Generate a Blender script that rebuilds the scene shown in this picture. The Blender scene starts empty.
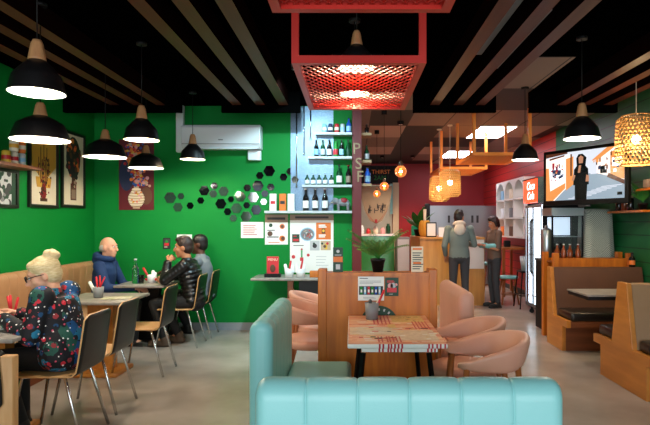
import bpy, bmesh, math, random
from mathutils import Vector, Matrix, Euler
random.seed(7)
sc = bpy.context.scene
COL = sc.collection
F = 545.0; CU = 352.0; CV = 224.0; EYE = 1.42
R = math.radians

def at(u, v, d):
    """world point seen at photo position (u, v) at distance d"""
    return Vector(((u-CU)*d/F, d, EYE-(v-CV)*d/F))

# ------------------------------------------------------------------ materials
def lin(c):
    c = c/255.0
    return c/12.92 if c <= .04045 else ((c+.055)/1.055)**2.4
def rgb(h):
    h = h.lstrip('#')
    return (lin(int(h[0:2],16)), lin(int(h[2:4],16)), lin(int(h[4:6],16)), 1)
MATS = {}
def mat(name, col, rough=.5, metal=0, col2=None, scale=6, stretch=(1,1,1), bump=0, bscale=40, emit=None, estr=0, spec=.5, detail=4, trans=0, alpha=1, coat=0, ior=1.45, sharp=.35, sheen=0):
    m = bpy.data.materials.new(name); m.use_nodes = True
    nt = m.node_tree; b = nt.nodes['Principled BSDF']
    b.inputs['Base Color'].default_value = rgb(col)
    b.inputs['Roughness'].default_value = rough
    b.inputs['Metallic'].default_value = metal
    b.inputs['Specular IOR Level'].default_value = spec
    b.inputs['IOR'].default_value = ior
    b.inputs['Transmission Weight'].default_value = trans
    b.inputs['Alpha'].default_value = alpha
    b.inputs['Coat Weight'].default_value = coat
    b.inputs['Sheen Weight'].default_value = sheen
    tc = nt.nodes.new('ShaderNodeTexCoord'); mp = nt.nodes.new('ShaderNodeMapping')
    mp.inputs['Scale'].default_value = stretch
    nt.links.new(tc.outputs['Object'], mp.inputs['Vector'])
    if col2 is None and not emit:
        col2 = col
    if col2:
        n = nt.nodes.new('ShaderNodeTexNoise'); n.inputs['Scale'].default_value = scale; n.inputs['Detail'].default_value = detail
        nt.links.new(mp.outputs['Vector'], n.inputs['Vector'])
        r = nt.nodes.new('ShaderNodeValToRGB')
        r.color_ramp.elements[0].position = .5-sharp/2; r.color_ramp.elements[1].position = .5+sharp/2
        r.color_ramp.elements[0].color = rgb(col); r.color_ramp.elements[1].color = rgb(col2)
        nt.links.new(n.outputs['Fac'], r.inputs['Fac'])
        nt.links.new(r.outputs['Color'], b.inputs['Base Color'])
    if bump:
        n2 = nt.nodes.new('ShaderNodeTexNoise'); n2.inputs['Scale'].default_value = bscale; n2.inputs['Detail'].default_value = 3
        nt.links.new(mp.outputs['Vector'], n2.inputs['Vector'])
        bp = nt.nodes.new('ShaderNodeBump'); bp.inputs['Strength'].default_value = bump; bp.inputs['Distance'].default_value = .01
        nt.links.new(n2.outputs['Fac'], bp.inputs['Height']); nt.links.new(bp.outputs['Normal'], b.inputs['Normal'])
    if emit:
        b.inputs['Emission Color'].default_value = rgb(emit); b.inputs['Emission Strength'].default_value = estr
    MATS[name] = m
    return m
def nodes_of(m):
    nt = m.node_tree
    return nt, nt.nodes['Principled BSDF'], nt.nodes.new, nt.links.new
def groove_mat(name, colA, pitch, axis='Z', rough=.45, depth=.5, split=None):
    """painted boards: a groove every `pitch` metres; split=(y, other colour) repaints the boards beyond y"""
    m = mat(name, colA, rough)
    nt, b, N, L = nodes_of(m)
    tc = N('ShaderNodeTexCoord'); sx = N('ShaderNodeSeparateXYZ'); L(tc.outputs['Object'], sx.inputs[0])
    d = N('ShaderNodeMath'); d.operation='DIVIDE'; d.inputs[1].default_value = pitch; L(sx.outputs[axis], d.inputs[0])
    f = N('ShaderNodeMath'); f.operation='FRACT'; L(d.outputs[0], f.inputs[0])
    g = N('ShaderNodeMath'); g.operation='LESS_THAN'; g.inputs[1].default_value = .08; L(f.outputs[0], g.inputs[0])
    mx = N('ShaderNodeMixRGB'); mx.inputs[2].default_value = tuple(c*.18 for c in rgb(colA)[:3])+(1,)
    mx.inputs[1].default_value = rgb(colA)
    L(g.outputs[0], mx.inputs[0])
    out = mx
    if split:
        y0, colB = split
        c = N('ShaderNodeMath'); c.operation='GREATER_THAN'; c.inputs[1].default_value = y0; L(sx.outputs['Y'], c.inputs[0])
        m2 = N('ShaderNodeMixRGB'); m2.inputs[1].default_value = rgb(colA); m2.inputs[2].default_value = rgb(colB)
        L(c.outputs[0], m2.inputs[0]); L(m2.outputs[0], mx.inputs[1])
        m3 = N('ShaderNodeMixRGB'); m3.blend_type='MULTIPLY'; m3.inputs[0].default_value=1; m3.inputs[2].default_value=(.18,.18,.18,1)
        L(m2.outputs[0], m3.inputs[1]); L(m3.outputs[0], mx.inputs[2])
    L(out.outputs[0], b.inputs['Base Color'])
    bp = N('ShaderNodeBump'); bp.inputs['Strength'].default_value = depth; bp.inputs['Distance'].default_value=.01; bp.invert = True
    L(g.outputs[0], bp.inputs['Height']); L(bp.outputs[0], b.inputs['Normal'])
    return m

# ------------------------------------------------------------------ mesh builder
class MB:
    def __init__(s): s.v=[]; s.f=[]; s.m=[]; s.s=[]
    def add(s, vs, fs, m=0, sm=False):
        o = len(s.v); s.v += [tuple(v) for v in vs]
        for f in fs: s.f.append(tuple(i+o for i in f)); s.m.append(m); s.s.append(sm)
        return s
    def box(s, x0,x1,y0,y1,z0,z1, m=0):
        vs=[(x,y,z) for z in (z0,z1) for y in (y0,y1) for x in (x0,x1)]
        return s.add(vs, [(0,2,3,1),(4,5,7,6),(0,1,5,4),(2,6,7,3),(0,4,6,2),(1,3,7,5)], m)
    def obox(s, c, size, rot=None, m=0):
        M = rot if rot is not None else Matrix.Identity(3)
        vs=[Vector(c)+M@Vector((x*size[0]/2,y*size[1]/2,z*size[2]/2)) for z in(-1,1) for y in(-1,1) for x in(-1,1)]
        return s.add(vs, [(0,2,3,1),(4,5,7,6),(0,1,5,4),(2,6,7,3),(0,4,6,2),(1,3,7,5)], m)
    def bar(s, p0, p1, w, h, m=0, up=(0,0,1)):
        p0=Vector(p0); p1=Vector(p1); d=(p1-p0); L=d.length; d.normalize()
        a=d.cross(Vector(up))
        if a.length<1e-4: a=d.cross(Vector((1,0,0)))
        a.normalize(); b=a.cross(d)
        return s.obox((p0+p1)/2,(L,w,h),Matrix((d,a,b)).transposed(),m)
    def rbox(s, x0,x1,y0,y1,z0,z1, r=.02, seg=3, m=0, rot=None, c=None):
        bm=bmesh.new(); bmesh.ops.create_cube(bm,size=1)
        for v in bm.verts: v.co=Vector(((x0+x1)/2+v.co.x*(x1-x0),(y0+y1)/2+v.co.y*(y1-y0),(z0+z1)/2+v.co.z*(z1-z0)))
        bmesh.ops.bevel(bm,geom=bm.edges[:],offset=r,segments=seg,profile=.5,affect='EDGES')
        if rot is not None:
            cc=Vector(c) if c is not None else Vector(((x0+x1)/2,(y0+y1)/2,(z0+z1)/2))
            for v in bm.verts: v.co=cc+rot@(v.co-cc)
        bm.verts.index_update()
        s.add([v.co[:] for v in bm.verts],[[v.index for v in f.verts] for f in bm.faces],m,True); bm.free(); return s
    def tube(s, pts, r, n=10, m=0, caps=True, sm=True):
        pts=[Vector(p) for p in pts]; k=len(pts)
        rs=r if isinstance(r,(list,tuple)) else [r]*k
        T=[(pts[min(i+1,k-1)]-pts[max(i-1,0)]).normalized() for i in range(k)]
        a=T[0].orthogonal().normalized(); vs=[]
        for i in range(k):
            a=(a-T[i]*a.dot(T[i]));
            if a.length<1e-5: a=T[i].orthogonal()
            a.normalize(); b=T[i].cross(a)
            for j in range(n):
                t=2*math.pi*j/n; vs.append(pts[i]+(a*math.cos(t)+b*math.sin(t))*rs[i])
        fs=[(i*n+j,i*n+(j+1)%n,(i+1)*n+(j+1)%n,(i+1)*n+j) for i in range(k-1) for j in range(n)]
        s.add(vs,fs,m,sm)
        if caps:
            s.add(vs[:n],[tuple(range(n))[::-1]],m); s.add(vs[-n:],[tuple(range(n))],m)
        return s
    def lathe(s, prof, c=(0,0,0), n=24, m=0, sm=True, axis=None):
        c=Vector(c); M=axis if axis is not None else Matrix.Identity(3)
        vs=[]; 
        for (r,z) in prof:
            for j in range(n):
                t=2*math.pi*j/n; vs.append(c+M@Vector((max(r,1e-4)*math.cos(t),max(r,1e-4)*math.sin(t),z)))
        k=len(prof)
        fs=[(i*n+j,i*n+(j+1)%n,(i+1)*n+(j+1)%n,(i+1)*n+j) for i in range(k-1) for j in range(n)]
        s.add(vs,fs,m,sm)
        if prof[0][0]>1e-3: s.add(vs[:n],[tuple(range(n))[::-1]],m)
        if prof[-1][0]>1e-3: s.add(vs[-n:],[tuple(range(n))],m)
        return s
    def shell(s, prof, c=(0,0,0), n=24, m=0):   # lathe left open at both ends
        c=Vector(c); vs=[]
        for (r,z) in prof:
            for j in range(n):
                t=2*math.pi*j/n; vs.append(c+Vector((r*math.cos(t),r*math.sin(t),z)))
        k=len(prof)
        return s.add(vs,[(i*n+j,i*n+(j+1)%n,(i+1)*n+(j+1)%n,(i+1)*n+j) for i in range(k-1) for j in range(n)],m,True)
    def ell(s, c, r, rot=None, m=0, n=12, k=8):
        c=Vector(c); M=rot if rot is not None else Matrix.Identity(3)
        if not isinstance(r,(tuple,list)): r=(r,r,r)
        vs=[c+M@Vector((0,0,-r[2]))]
        for i in range(1,k):
            p=math.pi*i/k
            for j in range(n):
                t=2*math.pi*j/n; vs.append(c+M@Vector((r[0]*math.sin(p)*math.cos(t),r[1]*math.sin(p)*math.sin(t),-r[2]*math.cos(p))))
        vs.append(c+M@Vector((0,0,r[2]))); L=len(vs)-1
        fs=[(0,1+(j+1)%n,1+j) for j in range(n)]
        fs+=[(1+i*n+j,1+i*n+(j+1)%n,1+(i+1)*n+(j+1)%n,1+(i+1)*n+j) for i in range(k-2) for j in range(n)]
        fs+=[(L,1+(k-2)*n+j,1+(k-2)*n+(j+1)%n) for j in range(n)]
        return s.add(vs,fs,m,True)
    def cap(s, p0, p1, r0, r1, n=12, m=0):       # tapered capsule
        s.tube([p0,p1],[r0,r1],n,m); s.ell(p0,r0,None,m,n,8); s.ell(p1,r1,None,m,n,8); return s
    def prism(s, poly, axis, a0, a1, m=0, mside=None):
        def P(p,a):
            return {'X':(a,p[0],p[1]),'Y':(p[0],a,p[1]),'Z':(p[0],p[1],a)}[axis]
        n=len(poly); vs=[P(p,a0) for p in poly]+[P(p,a1) for p in poly]
        s.add(vs,[tuple(range(n))[::-1],tuple(range(n,2*n))],m)
        s.add(vs,[(i,(i+1)%n,n+(i+1)%n,n+i) for i in range(n)],m if mside is None else mside); return s
    def disc(s, c, r, axis='Z', t=.003, n=20, m=0):
        poly=[(r*math.cos(2*math.pi*i/n),r*math.sin(2*math.pi*i/n)) for i in range(n)]
        c=Vector(c); i0={'X':(1,2),'Y':(0,2),'Z':(0,1)}[axis]; ia={'X':0,'Y':1,'Z':2}[axis]
        return s.prism([(p[0]+c[i0[0]],p[1]+c[i0[1]]) for p in poly],axis,c[ia]-t/2,c[ia]+t/2,m)
    def build(s, name, mats, parent=None, loc=(0,0,0), rot=(0,0,0), bevel=0, seg=2, fix=True):
        me=bpy.data.meshes.new(name); me.from_pydata(s.v,[],s.f)
        if not isinstance(mats,(list,tuple)): mats=[mats]
        for m in mats: me.materials.append(MATS[m] if isinstance(m,str) else m)
        me.polygons.foreach_set('material_index',s.m); me.polygons.foreach_set('use_smooth',s.s)
        if fix:
            bm=bmesh.new(); bm.from_mesh(me); bmesh.ops.remove_doubles(bm,verts=bm.verts[:],dist=1e-5)
            bmesh.ops.recalc_face_normals(bm,faces=bm.faces[:]); bm.to_mesh(me); bm.free()
        me.update()
        o=bpy.data.objects.new(name,me); COL.objects.link(o)
        if parent is not None: o.parent=parent
        o.location=loc; o.rotation_euler=rot
        if bevel:
            b=o.modifiers.new('bevel','BEVEL'); b.width=bevel; b.segments=seg; b.limit_method='ANGLE'; b.angle_limit=R(40)
        return o

def tag(o, label, cat, group=None, kind=None):
    o['label']=label; o['category']=cat
    if group: o['group']=group
    if kind: o['kind']=kind
    return o
def thing(name, label, cat, loc=(0,0,0), rz=0, group=None, rot=None):
    o=bpy.data.objects.new(name,None); COL.objects.link(o); o.empty_display_size=.1
    o.location=loc; o.rotation_euler=rot if rot else (0,0,rz)
    return tag(o,label,cat,group)
def struct(o): o['kind']='structure'; return o
def kids(o): return [c for c in bpy.data.objects if c.parent==o]
def dup(root, loc, rz, label):
    def cp(o,par):
        c=o.copy(); COL.objects.link(c)
        if par is not None: c.parent=par
        for ch in kids(o): cp(ch,c)
        return c
    r=cp(root,None); r.location=loc; r.rotation_euler=(0,0,rz); r['label']=label
    return r
def text(s, size, m, loc, rot, parent=None, name='lettering', ext=.002, align='CENTER', shear=0, sx=1):
    cu=bpy.data.curves.new(name,'FONT'); cu.body=s; cu.size=size; cu.extrude=ext; cu.align_x=align; cu.align_y='CENTER'; cu.shear=shear; cu.resolution_u=3
    t=bpy.data.objects.new(name,cu); COL.objects.link(t)
    dg=bpy.context.evaluated_depsgraph_get(); me=bpy.data.meshes.new_from_object(t.evaluated_get(dg))
    bpy.data.objects.remove(t); bpy.data.curves.remove(cu)
    me.materials.clear(); me.materials.append(MATS[m])
    o=bpy.data.objects.new(name,me); COL.objects.link(o); o.location=loc; o.rotation_euler=rot; o.scale=(sx,1,1)
    if parent is not None: o.parent=parent
    return o
def remeshed(mb, voxel, iters=4):
    """one closed surface around everything in mb, as (verts, faces)"""
    me=bpy.data.meshes.new('tmp'); me.from_pydata(mb.v,[],mb.f); o=bpy.data.objects.new('tmp',me); COL.objects.link(o)
    r=o.modifiers.new('r','REMESH'); r.mode='VOXEL'; r.voxel_size=voxel
    if iters:
        q=o.modifiers.new('s','SMOOTH'); q.iterations=iters; q.factor=.5
    dg=bpy.context.evaluated_depsgraph_get(); m2=bpy.data.meshes.new_from_object(o.evaluated_get(dg))
    vs=[v.co[:] for v in m2.vertices]; fs=[tuple(p.vertices) for p in m2.polygons]
    bpy.data.objects.remove(o); bpy.data.meshes.remove(me); bpy.data.meshes.remove(m2)
    return vs,fs
# ------------------------------------------------------------------ palette
mat('black_paint','0b0a0a',.55,spec=.3); mat('fascia_black','030303',.9,spec=0); mat('black_metal','0d0d0e',.35,.6); mat('black_satin','121011',.38,spec=.5)
mat('black_fabric','0e0d10',.85); mat('dark_gap','070707',.9)
mat('white_paint','e8e6e0',.5); mat('white_plastic','e4e8ea',.35); mat('white_paper','efeeea',.7); mat('grey_plastic','8b9094',.4)
mat('chrome','c9c9c6',.22,1); mat('steel','aab0b4',.28,.9,bump=.05,bscale=8,stretch=(1,1,30)); mat('dark_steel','4c4b4c',.4,.6)
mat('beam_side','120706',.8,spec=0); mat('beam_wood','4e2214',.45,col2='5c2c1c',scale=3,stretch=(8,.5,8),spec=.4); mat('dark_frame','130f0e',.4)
mat('ply','b98a55',.45,col2='c99c66',scale=3,stretch=(1,1,8)); mat('pale_wood','c89a68',.5,col2='b88753',scale=4,stretch=(6,6,1))
mat('neck_wood','c08a5c',.5,col2='a8734a',scale=5,stretch=(6,6,1))
mat('orange_wood','d0761e',.38,col2='aa5610',scale=2.2,stretch=(7,7,.8)); mat('booth_wood','c98238',.36,col2='b06d2a',scale=2.2,stretch=(7,.8,5))
mat('brown_wood','6b3a1e',.45,col2='854a28',scale=3,stretch=(1,6,6)); mat('leg_wood','a5612f',.4,col2='8a4c22',scale=4,stretch=(6,6,1))
mat('counter_wood','d09a50',.4,col2='bd8540',scale=2,stretch=(7,7,.8))
mat('teal_vinyl','8ac6c4',.36,col2='84c0bf',scale=3,spec=.5,bump=.08,bscale=220)
mat('pink_vinyl','dfa58d',.45,col2='d99c84',scale=3,bump=.06,bscale=200)
mat('tan_vinyl','b98e66',.55,col2='ab8059',scale=3,bump=.06,bscale=160)
mat('taupe_vinyl','a07d5f',.55,col2='94724f',scale=3,bump=.06,bscale=160); mat('brown_vinyl','5d3b2a',.5,col2='66422f',scale=3)
mat('black_vinyl','15110f',.3,spec=.6,bump=.1,bscale=25)
mat('green_wall_paint','057a2e',.6,spec=.2,col2='068033',scale=1.2,bump=.05,bscale=60)
mat('red_paint','a51c24',.5,col2='991a20',scale=1.5); mat('post_red','641012',.5)
mat('rack_red','bd251a',.38,.1); mat('rack_lit_orange','ff9a3e',.5,.0)  # far racks: orange lamp glow put into the base colour
mat('table_grey','a39d95',.35,col2='7f7870',scale=14,sharp=.5)
mat('glass','ffffff',.03,trans=1,ior=1.45); mat('mirror','8d8f8c',.06,1); mat('mirror_dark_reflection','26282b',.08,1)  # darker mirror tint paints in the dark reflections
mat('lamp_white','f3efe9',.6); mat('bulb_warm','fff0d8',.4,emit='ffe3bd',estr=14); mat('bulb_cool','fff8ee',.4,emit='fff3e2',estr=14)
mat('filament','ffb060',.4,emit='ff9a3c',estr=10); mat('panel_light','ffffff',.4,emit='f4f3ff',estr=15)
mat('amber_glass','ffd0a0',.03,trans=1,ior=1.08,emit='ff9a50',estr=.35)
mat('bamboo','b98d50',.6,col2='a67c42',scale=9)
mat('red','c8202a',.4); mat('deep_red','8c1a22',.5); mat('orange','e0742a',.5); mat('yellow','e0b53a',.5); mat('gold','d8a03a',.5)
mat('dark_green','0d3b26',.5); mat('leaf','3f8a36',.45,col2='2a6a2c',scale=12); mat('leaf_light','6f8f3a',.5,col2='3f6a2c',scale=12)
mat('cream','e6d9bf',.6); mat('beige','c2ab8c',.6); mat('tan','a98b66',.6); mat('pink','e0a0a0',.5); mat('blue','2b4f9c',.45); mat('light_blue','8fc0dc',.3)
mat('navy','1b2848',.5); mat('brown','5b3a26',.5); mat('grey','7c7d80',.5); mat('dark_grey','333436',.5); mat('pale_grey','bfc2c4',.5); mat('taupe','8d7766',.6)
mat('bottle_green','0f3d22',.12,spec=.7); mat('bottle_dark','140f0f',.12,spec=.7); mat('bottle_amber','7a3510',.12,spec=.7); mat('bottle_blue','2458b8',.12,spec=.7); mat('bottle_lime','2d8a3a',.12,spec=.7)
mat('ink','2a2a2c',.6); mat('ink_red','b5303a',.6); mat('letter_gold','8f7656',.45,.2)
mat('rubber','0c0c0c',.6)

# floor: polished concrete
m=mat('concrete','82776d',.22,col2='bcb0a4',scale=1.4,detail=8,sharp=.6,spec=.5)
nt,b,N,L=nodes_of(m)
n=N('ShaderNodeTexNoise'); n.inputs['Scale'].default_value=2.2; n.inputs['Detail'].default_value=6
tc=N('ShaderNodeTexCoord'); L(tc.outputs['Object'],n.inputs['Vector'])
r=N('ShaderNodeMapRange'); r.inputs['To Min'].default_value=.12; r.inputs['To Max'].default_value=.32; L(n.outputs['Fac'],r.inputs['Value']); L(r.outputs[0],b.inputs['Roughness'])
# ceiling: black towards the street, mixed dark and pale tiles further in
m=mat('ceiling_tiles','0b0b0c',.6)
nt,b,N,L=nodes_of(m)
tc=N('ShaderNodeTexCoord'); sx=N('ShaderNodeSeparateXYZ'); L(tc.outputs['Object'],sx.inputs[0])
def mth(op,a,v=None):
    q=N('ShaderNodeMath'); q.operation=op; L(a,q.inputs[0])
    if v is not None:
        if isinstance(v,(int,float)): q.inputs[1].default_value=v
        else: L(v,q.inputs[1])
    return q.outputs[0]
ux=mth('DIVIDE',mth('SUBTRACT',sx.outputs['X'],2.07),.6); uy=mth('DIVIDE',mth('SUBTRACT',sx.outputs['Y'],8.75),1.2)
cb=N('ShaderNodeCombineXYZ'); L(mth('FLOOR',ux),cb.inputs[0]); L(mth('FLOOR',uy),cb.inputs[1])
wn=N('ShaderNodeTexWhiteNoise'); wn.noise_dimensions='2D'; L(cb.outputs[0],wn.inputs['Vector'])
rp=N('ShaderNodeValToRGB'); rp.color_ramp.interpolation='CONSTANT'
rp.color_ramp.elements[0].color=rgb('1d1817'); rp.color_ramp.elements[1].position=.4; rp.color_ramp.elements[1].color=rgb('7d6b62')
e=rp.color_ramp.elements.new(.72); e.color=rgb('b09a8c')
L(wn.outputs['Value'],rp.inputs[0])
ln=mth('MAXIMUM',mth('LESS_THAN',mth('FRACT',ux),.03),mth('LESS_THAN',mth('FRACT',uy),.015))
mx=N('ShaderNodeMixRGB'); mx.inputs[2].default_value=rgb('241d1b'); L(ln,mx.inputs[0]); L(rp.outputs[0],mx.inputs[1])
farA=mth('MULTIPLY',mth('GREATER_THAN',sx.outputs['Y'],6.53),mth('GREATER_THAN',sx.outputs['X'],0.0)); gap=mth('MULTIPLY',mth('GREATER_THAN',sx.outputs['Y'],5.15),mth('MULTIPLY',mth('GREATER_THAN',sx.outputs['X'],1.6),mth('LESS_THAN',sx.outputs['X'],2.12))); far=mth('MAXIMUM',farA,gap)
m2=N('ShaderNodeMixRGB'); L(mth('MULTIPLY',far,.45),b.inputs['Specular IOR Level']); m2.inputs[1].default_value=rgb('020202'); L(far,m2.inputs[0]); L(mx.outputs[0],m2.inputs[2]); L(m2.outputs[0],b.inputs['Base Color'])
groove_mat('right_boards','0c5a30',.16,'Z',.45,.5,(9.25,'b52a26'))
# speckled metal-foil wallpaper behind the bottle shelves
m=mat('foil_paper','8095aa',.32,.5,col2='60758a',scale=60,sharp=.5,bump=.35,bscale=70)

# ------------------------------------------------------------------ room shell
H=3.0
def sbox(name,mt,*a): return struct(MB().box(*a).build(name,mt))
sbox('floor','concrete',-3.6,3.6,-2.7,14.45,-.1,0)
sbox('ceiling','ceiling_tiles',-3.6,3.6,-2.7,14.45,H,H+.1)
sbox('wall_left','green_wall_paint',-3.6,-3.45,-2.7,7.45,0,H)
sbox('wall_back','green_wall_paint',-3.45,.0,7.3,7.45,0,H)
sbox('wall_right','right_boards',3.46,3.6,-2.7,14.45,0,H)
sbox('wall_far','red_paint',-.15,3.46,14.3,14.45,0,H)
sbox('wall_kitchen','red_paint',-.15,.0,7.45,14.3,0,H)
fw=MB()
fw.box(-3.45,3.46,-2.7,-2.6,0,.25); fw.box(-3.45,3.46,-2.7,-2.6,2.75,H)
fw.box(-3.45,-3.2,-2.7,-2.6,.25,2.75); fw.box(3.2,3.46,-2.7,-2.6,.25,2.75)
struct(fw.build('wall_front','white_paint'))
wf=MB()
for x in (-3.2,-1.05,1.05,3.15): wf.box(x,x+.05,-2.69,-2.61,.25,2.75)
wf.box(-3.2,3.2,-2.69,-2.61,.25,.31); wf.box(-3.2,3.2,-2.69,-2.61,2.69,2.75)
struct(wf.build('window_1','black_metal'))
sbox('baseboard_back','grey_plastic',-3.45,0,7.285,7.3,0,.1)
sbox('baseboard_left','grey_plastic',-3.45,-3.435,-2.6,7.285,0,.1)
sbox('baseboard_right','dark_grey',3.445,3.46,-2.6,14.3,0,.1)
# dropped black boards closing the beam groups at their far end
for i,(x0,x1) in enumerate(((-3.45,-2.04),(-1.56,-.62),(.73,1.72),(2.12,3.17))):
    sbox(f'trim_{i+1}','fascia_black',x0,x1,6.5,6.56,2.755,H)
# beams
spots=[(-2.28,'nearest the middle of the room among the three above the tan banquette','beams over the left wall'),(-2.55,'middle one of the three above the tan banquette','beams over the left wall'),(-2.83,'closest to the left green wall of the three above the banquette','beams over the left wall'),
 (-1.37,'leftmost of the three left of the red mesh racks','beams left of the racks'),(-1.09,'middle of the three left of the red mesh racks','beams left of the racks'),(-.815,'rightmost of three and closest on the left to the red mesh racks','beams left of the racks'),
 (.985,'closest on the right to the red mesh racks','beams right of the racks'),(1.265,'middle of the three right of the red mesh racks','beams right of the racks'),(1.53,'farthest of the three right of the red mesh racks','beams right of the racks'),
 (2.5,'innermost of the three over the television and booths','beams over the booths'),(2.78,'middle of the three over the television and booths','beams over the booths'),(3.05,'closest to the right wall of the three over the booths','beams over the booths')]
for x,l,g in spots:
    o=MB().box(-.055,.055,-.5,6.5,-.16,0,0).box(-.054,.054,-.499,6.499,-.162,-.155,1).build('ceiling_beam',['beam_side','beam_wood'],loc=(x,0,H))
    tag(o,'wooden ceiling beam, '+l,'beam',g)
# back red post with its letters
p=thing('sign_post','dark red square post with brass capital letters beside the bottle shelves','post',(.065,7.31,0))
MB().box(-.06,.06,-.11,.11,0,H).build('post','post_red',p)
for s,(u,v) in {'P':(356.5,149),'S':(358.5,164),'F':(360,177)}.items():
    q=at(u,v,7.19)
    text(s,.21,'letter_gold',(q.x-.065,-.12,q.z),(R(90),0,0),p,'letter',.006)
# ------------------------------------------------------------------ benches
def bench_back(L,Hh,T,n,z0=.02,bulge=.009):
    """channelled upholstered back, length along X, thickness along Y, rounded top and ends"""
    mb=MB(); prof=[]
    r=T/2
    for i in range(7): prof.append((-r,z0+(Hh-r*1.0-z0)*i/6,-1,0))
    for i in range(1,12):
        t=math.pi-math.pi*i/12; prof.append((r*math.cos(t),Hh-r+r*math.sin(t),math.cos(t),math.sin(t)))
    for i in range(7): prof.append((r,Hh-r-(Hh-r-z0)*i/6,1,0))
    cols=[]; w=L/n
    er=min(.05,T*.35)
    for i in range(6):
        t=i/6*math.pi/2; cols.append((-L/2+er*(1-math.cos(t)) if False else -L/2+er*math.sin(t)*0+er*(i/6), er*(1-math.sqrt(max(0,1-(1-i/6)**2)))))
    for c in range(n):
        for s in (-1,-.975,-.95,-.91,-.85,-.7,-.4,0,.4,.7,.85,.91,.95,.975,1):
            x=-L/2+c*w+w*(s+1)/2
            if x<-L/2+er or x>L/2-er: continue
            s=abs(s); cols.append((x,bulge*(.45*s**4+.55*s**30)))
    for i in range(5,-1,-1): cols.append((L/2-er*(i/6),er*(1-math.sqrt(max(0,1-(1-i/6)**2)))))
    cols=sorted(set((round(a,5),round(b,5)) for a,b in cols)); k=len(prof); vs=[]
    for x,ins in cols:
        for (y,z,ny,nz) in prof: vs.append((x,y-ny*ins,z-nz*ins))
    m=len(cols)
    mb.add(vs,[(i*k+j,i*k+j+1,(i+1)*k+j+1,(i+1)*k+j) for i in range(m-1) for j in range(k-1)],0,True)
    mb.add(vs[:k],[tuple(range(k))]); mb.add(vs[-k:],[tuple(range(k))])
    mb.add([vs[0],vs[k-1],vs[(m-1)*k],vs[m*k-1]],[(0,1,3,2)])
    return mb
def bench(name,label,loc,rz,L,n,matn,seatd=.48,seatl=None,T=.13,Hh=.9):
    t=thing(name,label,'bench',loc,rz)
    bench_back(L,Hh,T,n).build('backrest',matn,t)
    MB().rbox(-L/2+.01,L/2-.01,T/2+.002,T/2+seatd,.3,.45,.035,4).build('seat_cushion',matn,t)
    MB().box(-L/2+.03,L/2-.03,T/2+.002,T/2+seatd-.05,.0,.3).build('base',matn,t)
    return t
bench('booth_bench','teal vinyl booth bench nearest the viewer, seen from behind its channelled back',(.19,1.85,0),0,1.03,6,'teal_vinyl')
bench('booth_bench','sage teal booth bench standing end-on left of the patterned table',(-.49,3.40,0),R(-90),.98,6,'teal_vinyl',seatd=.42)
bench('booth_bench','salmon pink booth bench behind the tub chairs, rounded end towards the viewer',(.885,4.67,0),R(90),.94,1,'pink_vinyl',seatd=.34)
# tan wall banquette
t=thing('banquette','long tan vinyl wall banquette with channelled back under the green left wall','banquette',(-3.37,5.1,0),R(-90))
bench_back(4.25,.945,.14,28,z0=.4,bulge=.01).build('backrest','tan_vinyl',t)
MB().rbox(-2.1,2.1,.075,.62,.34,.45,.03).build('seat_cushion','tan_vinyl',t)
MB().box(-2.1,2.1,.0,.56,0,.34).build('base','brown_wood',t)

# ------------------------------------------------------------------ tub chairs
def tub_chair(label,loc,rz,group):
    t=thing('tub_chair',label,'chair',loc,rz,group)
    band=MB(); secs=[]; K=36; n=14
    for i in range(K+1):
        s=-1+2*i/K; a=abs(s); th=s*R(150)
        # plan curve: half ellipse at the back, running straight to the arm tips
        if a<.62: q=s/.62*R(90); x=.225*math.sin(q); y=-.20*math.cos(q)
        else: q=(a-.62)/.38; x=math.copysign(.225-.015*q*q,s); y=.21*q
        top=.785-.115*min(1,(a/.9)**1.6); bot=.618-.02*math.sin(math.pi*a)
        if a>.9: e=(a-.9)/.1; sh=math.sqrt(max(.02,1-e*e))
        else: sh=1
        secs.append((Vector((x,y,0)),top,bot,sh))
    vs=[]
    for i,(p,top,bot,sh) in enumerate(secs):
        d=(secs[min(i+1,K)][0]-secs[max(i-1,0)][0]).normalized(); nrm=Vector((d.y,-d.x,0))   # outward
        c=(top+bot)/2; h=(top-bot)/2*(.55+.45*sh) ; w=.03*sh
        for j in range(n):
            f=2*math.pi*j/n; cx=math.copysign(abs(math.cos(f))**.6,math.cos(f)); cz=math.copysign(abs(math.sin(f))**.6,math.sin(f))
            vs.append(p+nrm*(cx*w+.022*cz)+Vector((0,0,c+cz*h)))
    k=K+1
    band.add(vs,[(i*n+j,i*n+(j+1)%n,(i+1)*n+(j+1)%n,(i+1)*n+j) for i in range(k-1) for j in range(n)],0,True)
    band.add(vs[:n],[tuple(range(n))]); band.add(vs[-n:],[tuple(range(n))])
    band.build('backrest','pink_vinyl',t)
    seat=MB(); prof=[(0,.39),(.2,.39),(.23,.40),(.243,.425),(.238,.455),(.2,.472),(0,.478)]
    seat.lathe(prof,(0,.03,0),32); seat.build('seat','pink_vinyl',t)
    for sx in (-1,1):
        MB().tube([(sx*.235,.23,0),(sx*.225,.19,.3),(sx*.215,.16,.63)],[.013,.02,.017],10).build('leg','leg_wood',t)
        MB().tube([(sx*.18,-.24,0),(sx*.165,-.17,.3),(sx*.155,-.135,.63)],[.013,.02,.016],10).build('leg','leg_wood',t)
    MB().box(-.22,.22,.15,.18,.36,.395).box(-.16,.16,-.175,-.15,.36,.395).build('seat_rail','leg_wood',t)
    return t
a=tub_chair('pink tub chair with wooden legs right of the patterned table, the nearer one',(.79,3.2,0),R(90),None)
dup(a,(.80,3.72,0),R(90),'pink tub chair right of the patterned table, the farther one by the salmon bench')
dup(a,(-.37,4.62,0),R(-90),'pink tub chair just behind the sage bench, left of the wooden partition')
dup(a,(-.36,5.2,0),R(-90),'pink tub chair mostly hidden beyond another, in front of the marble wall table')

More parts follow.
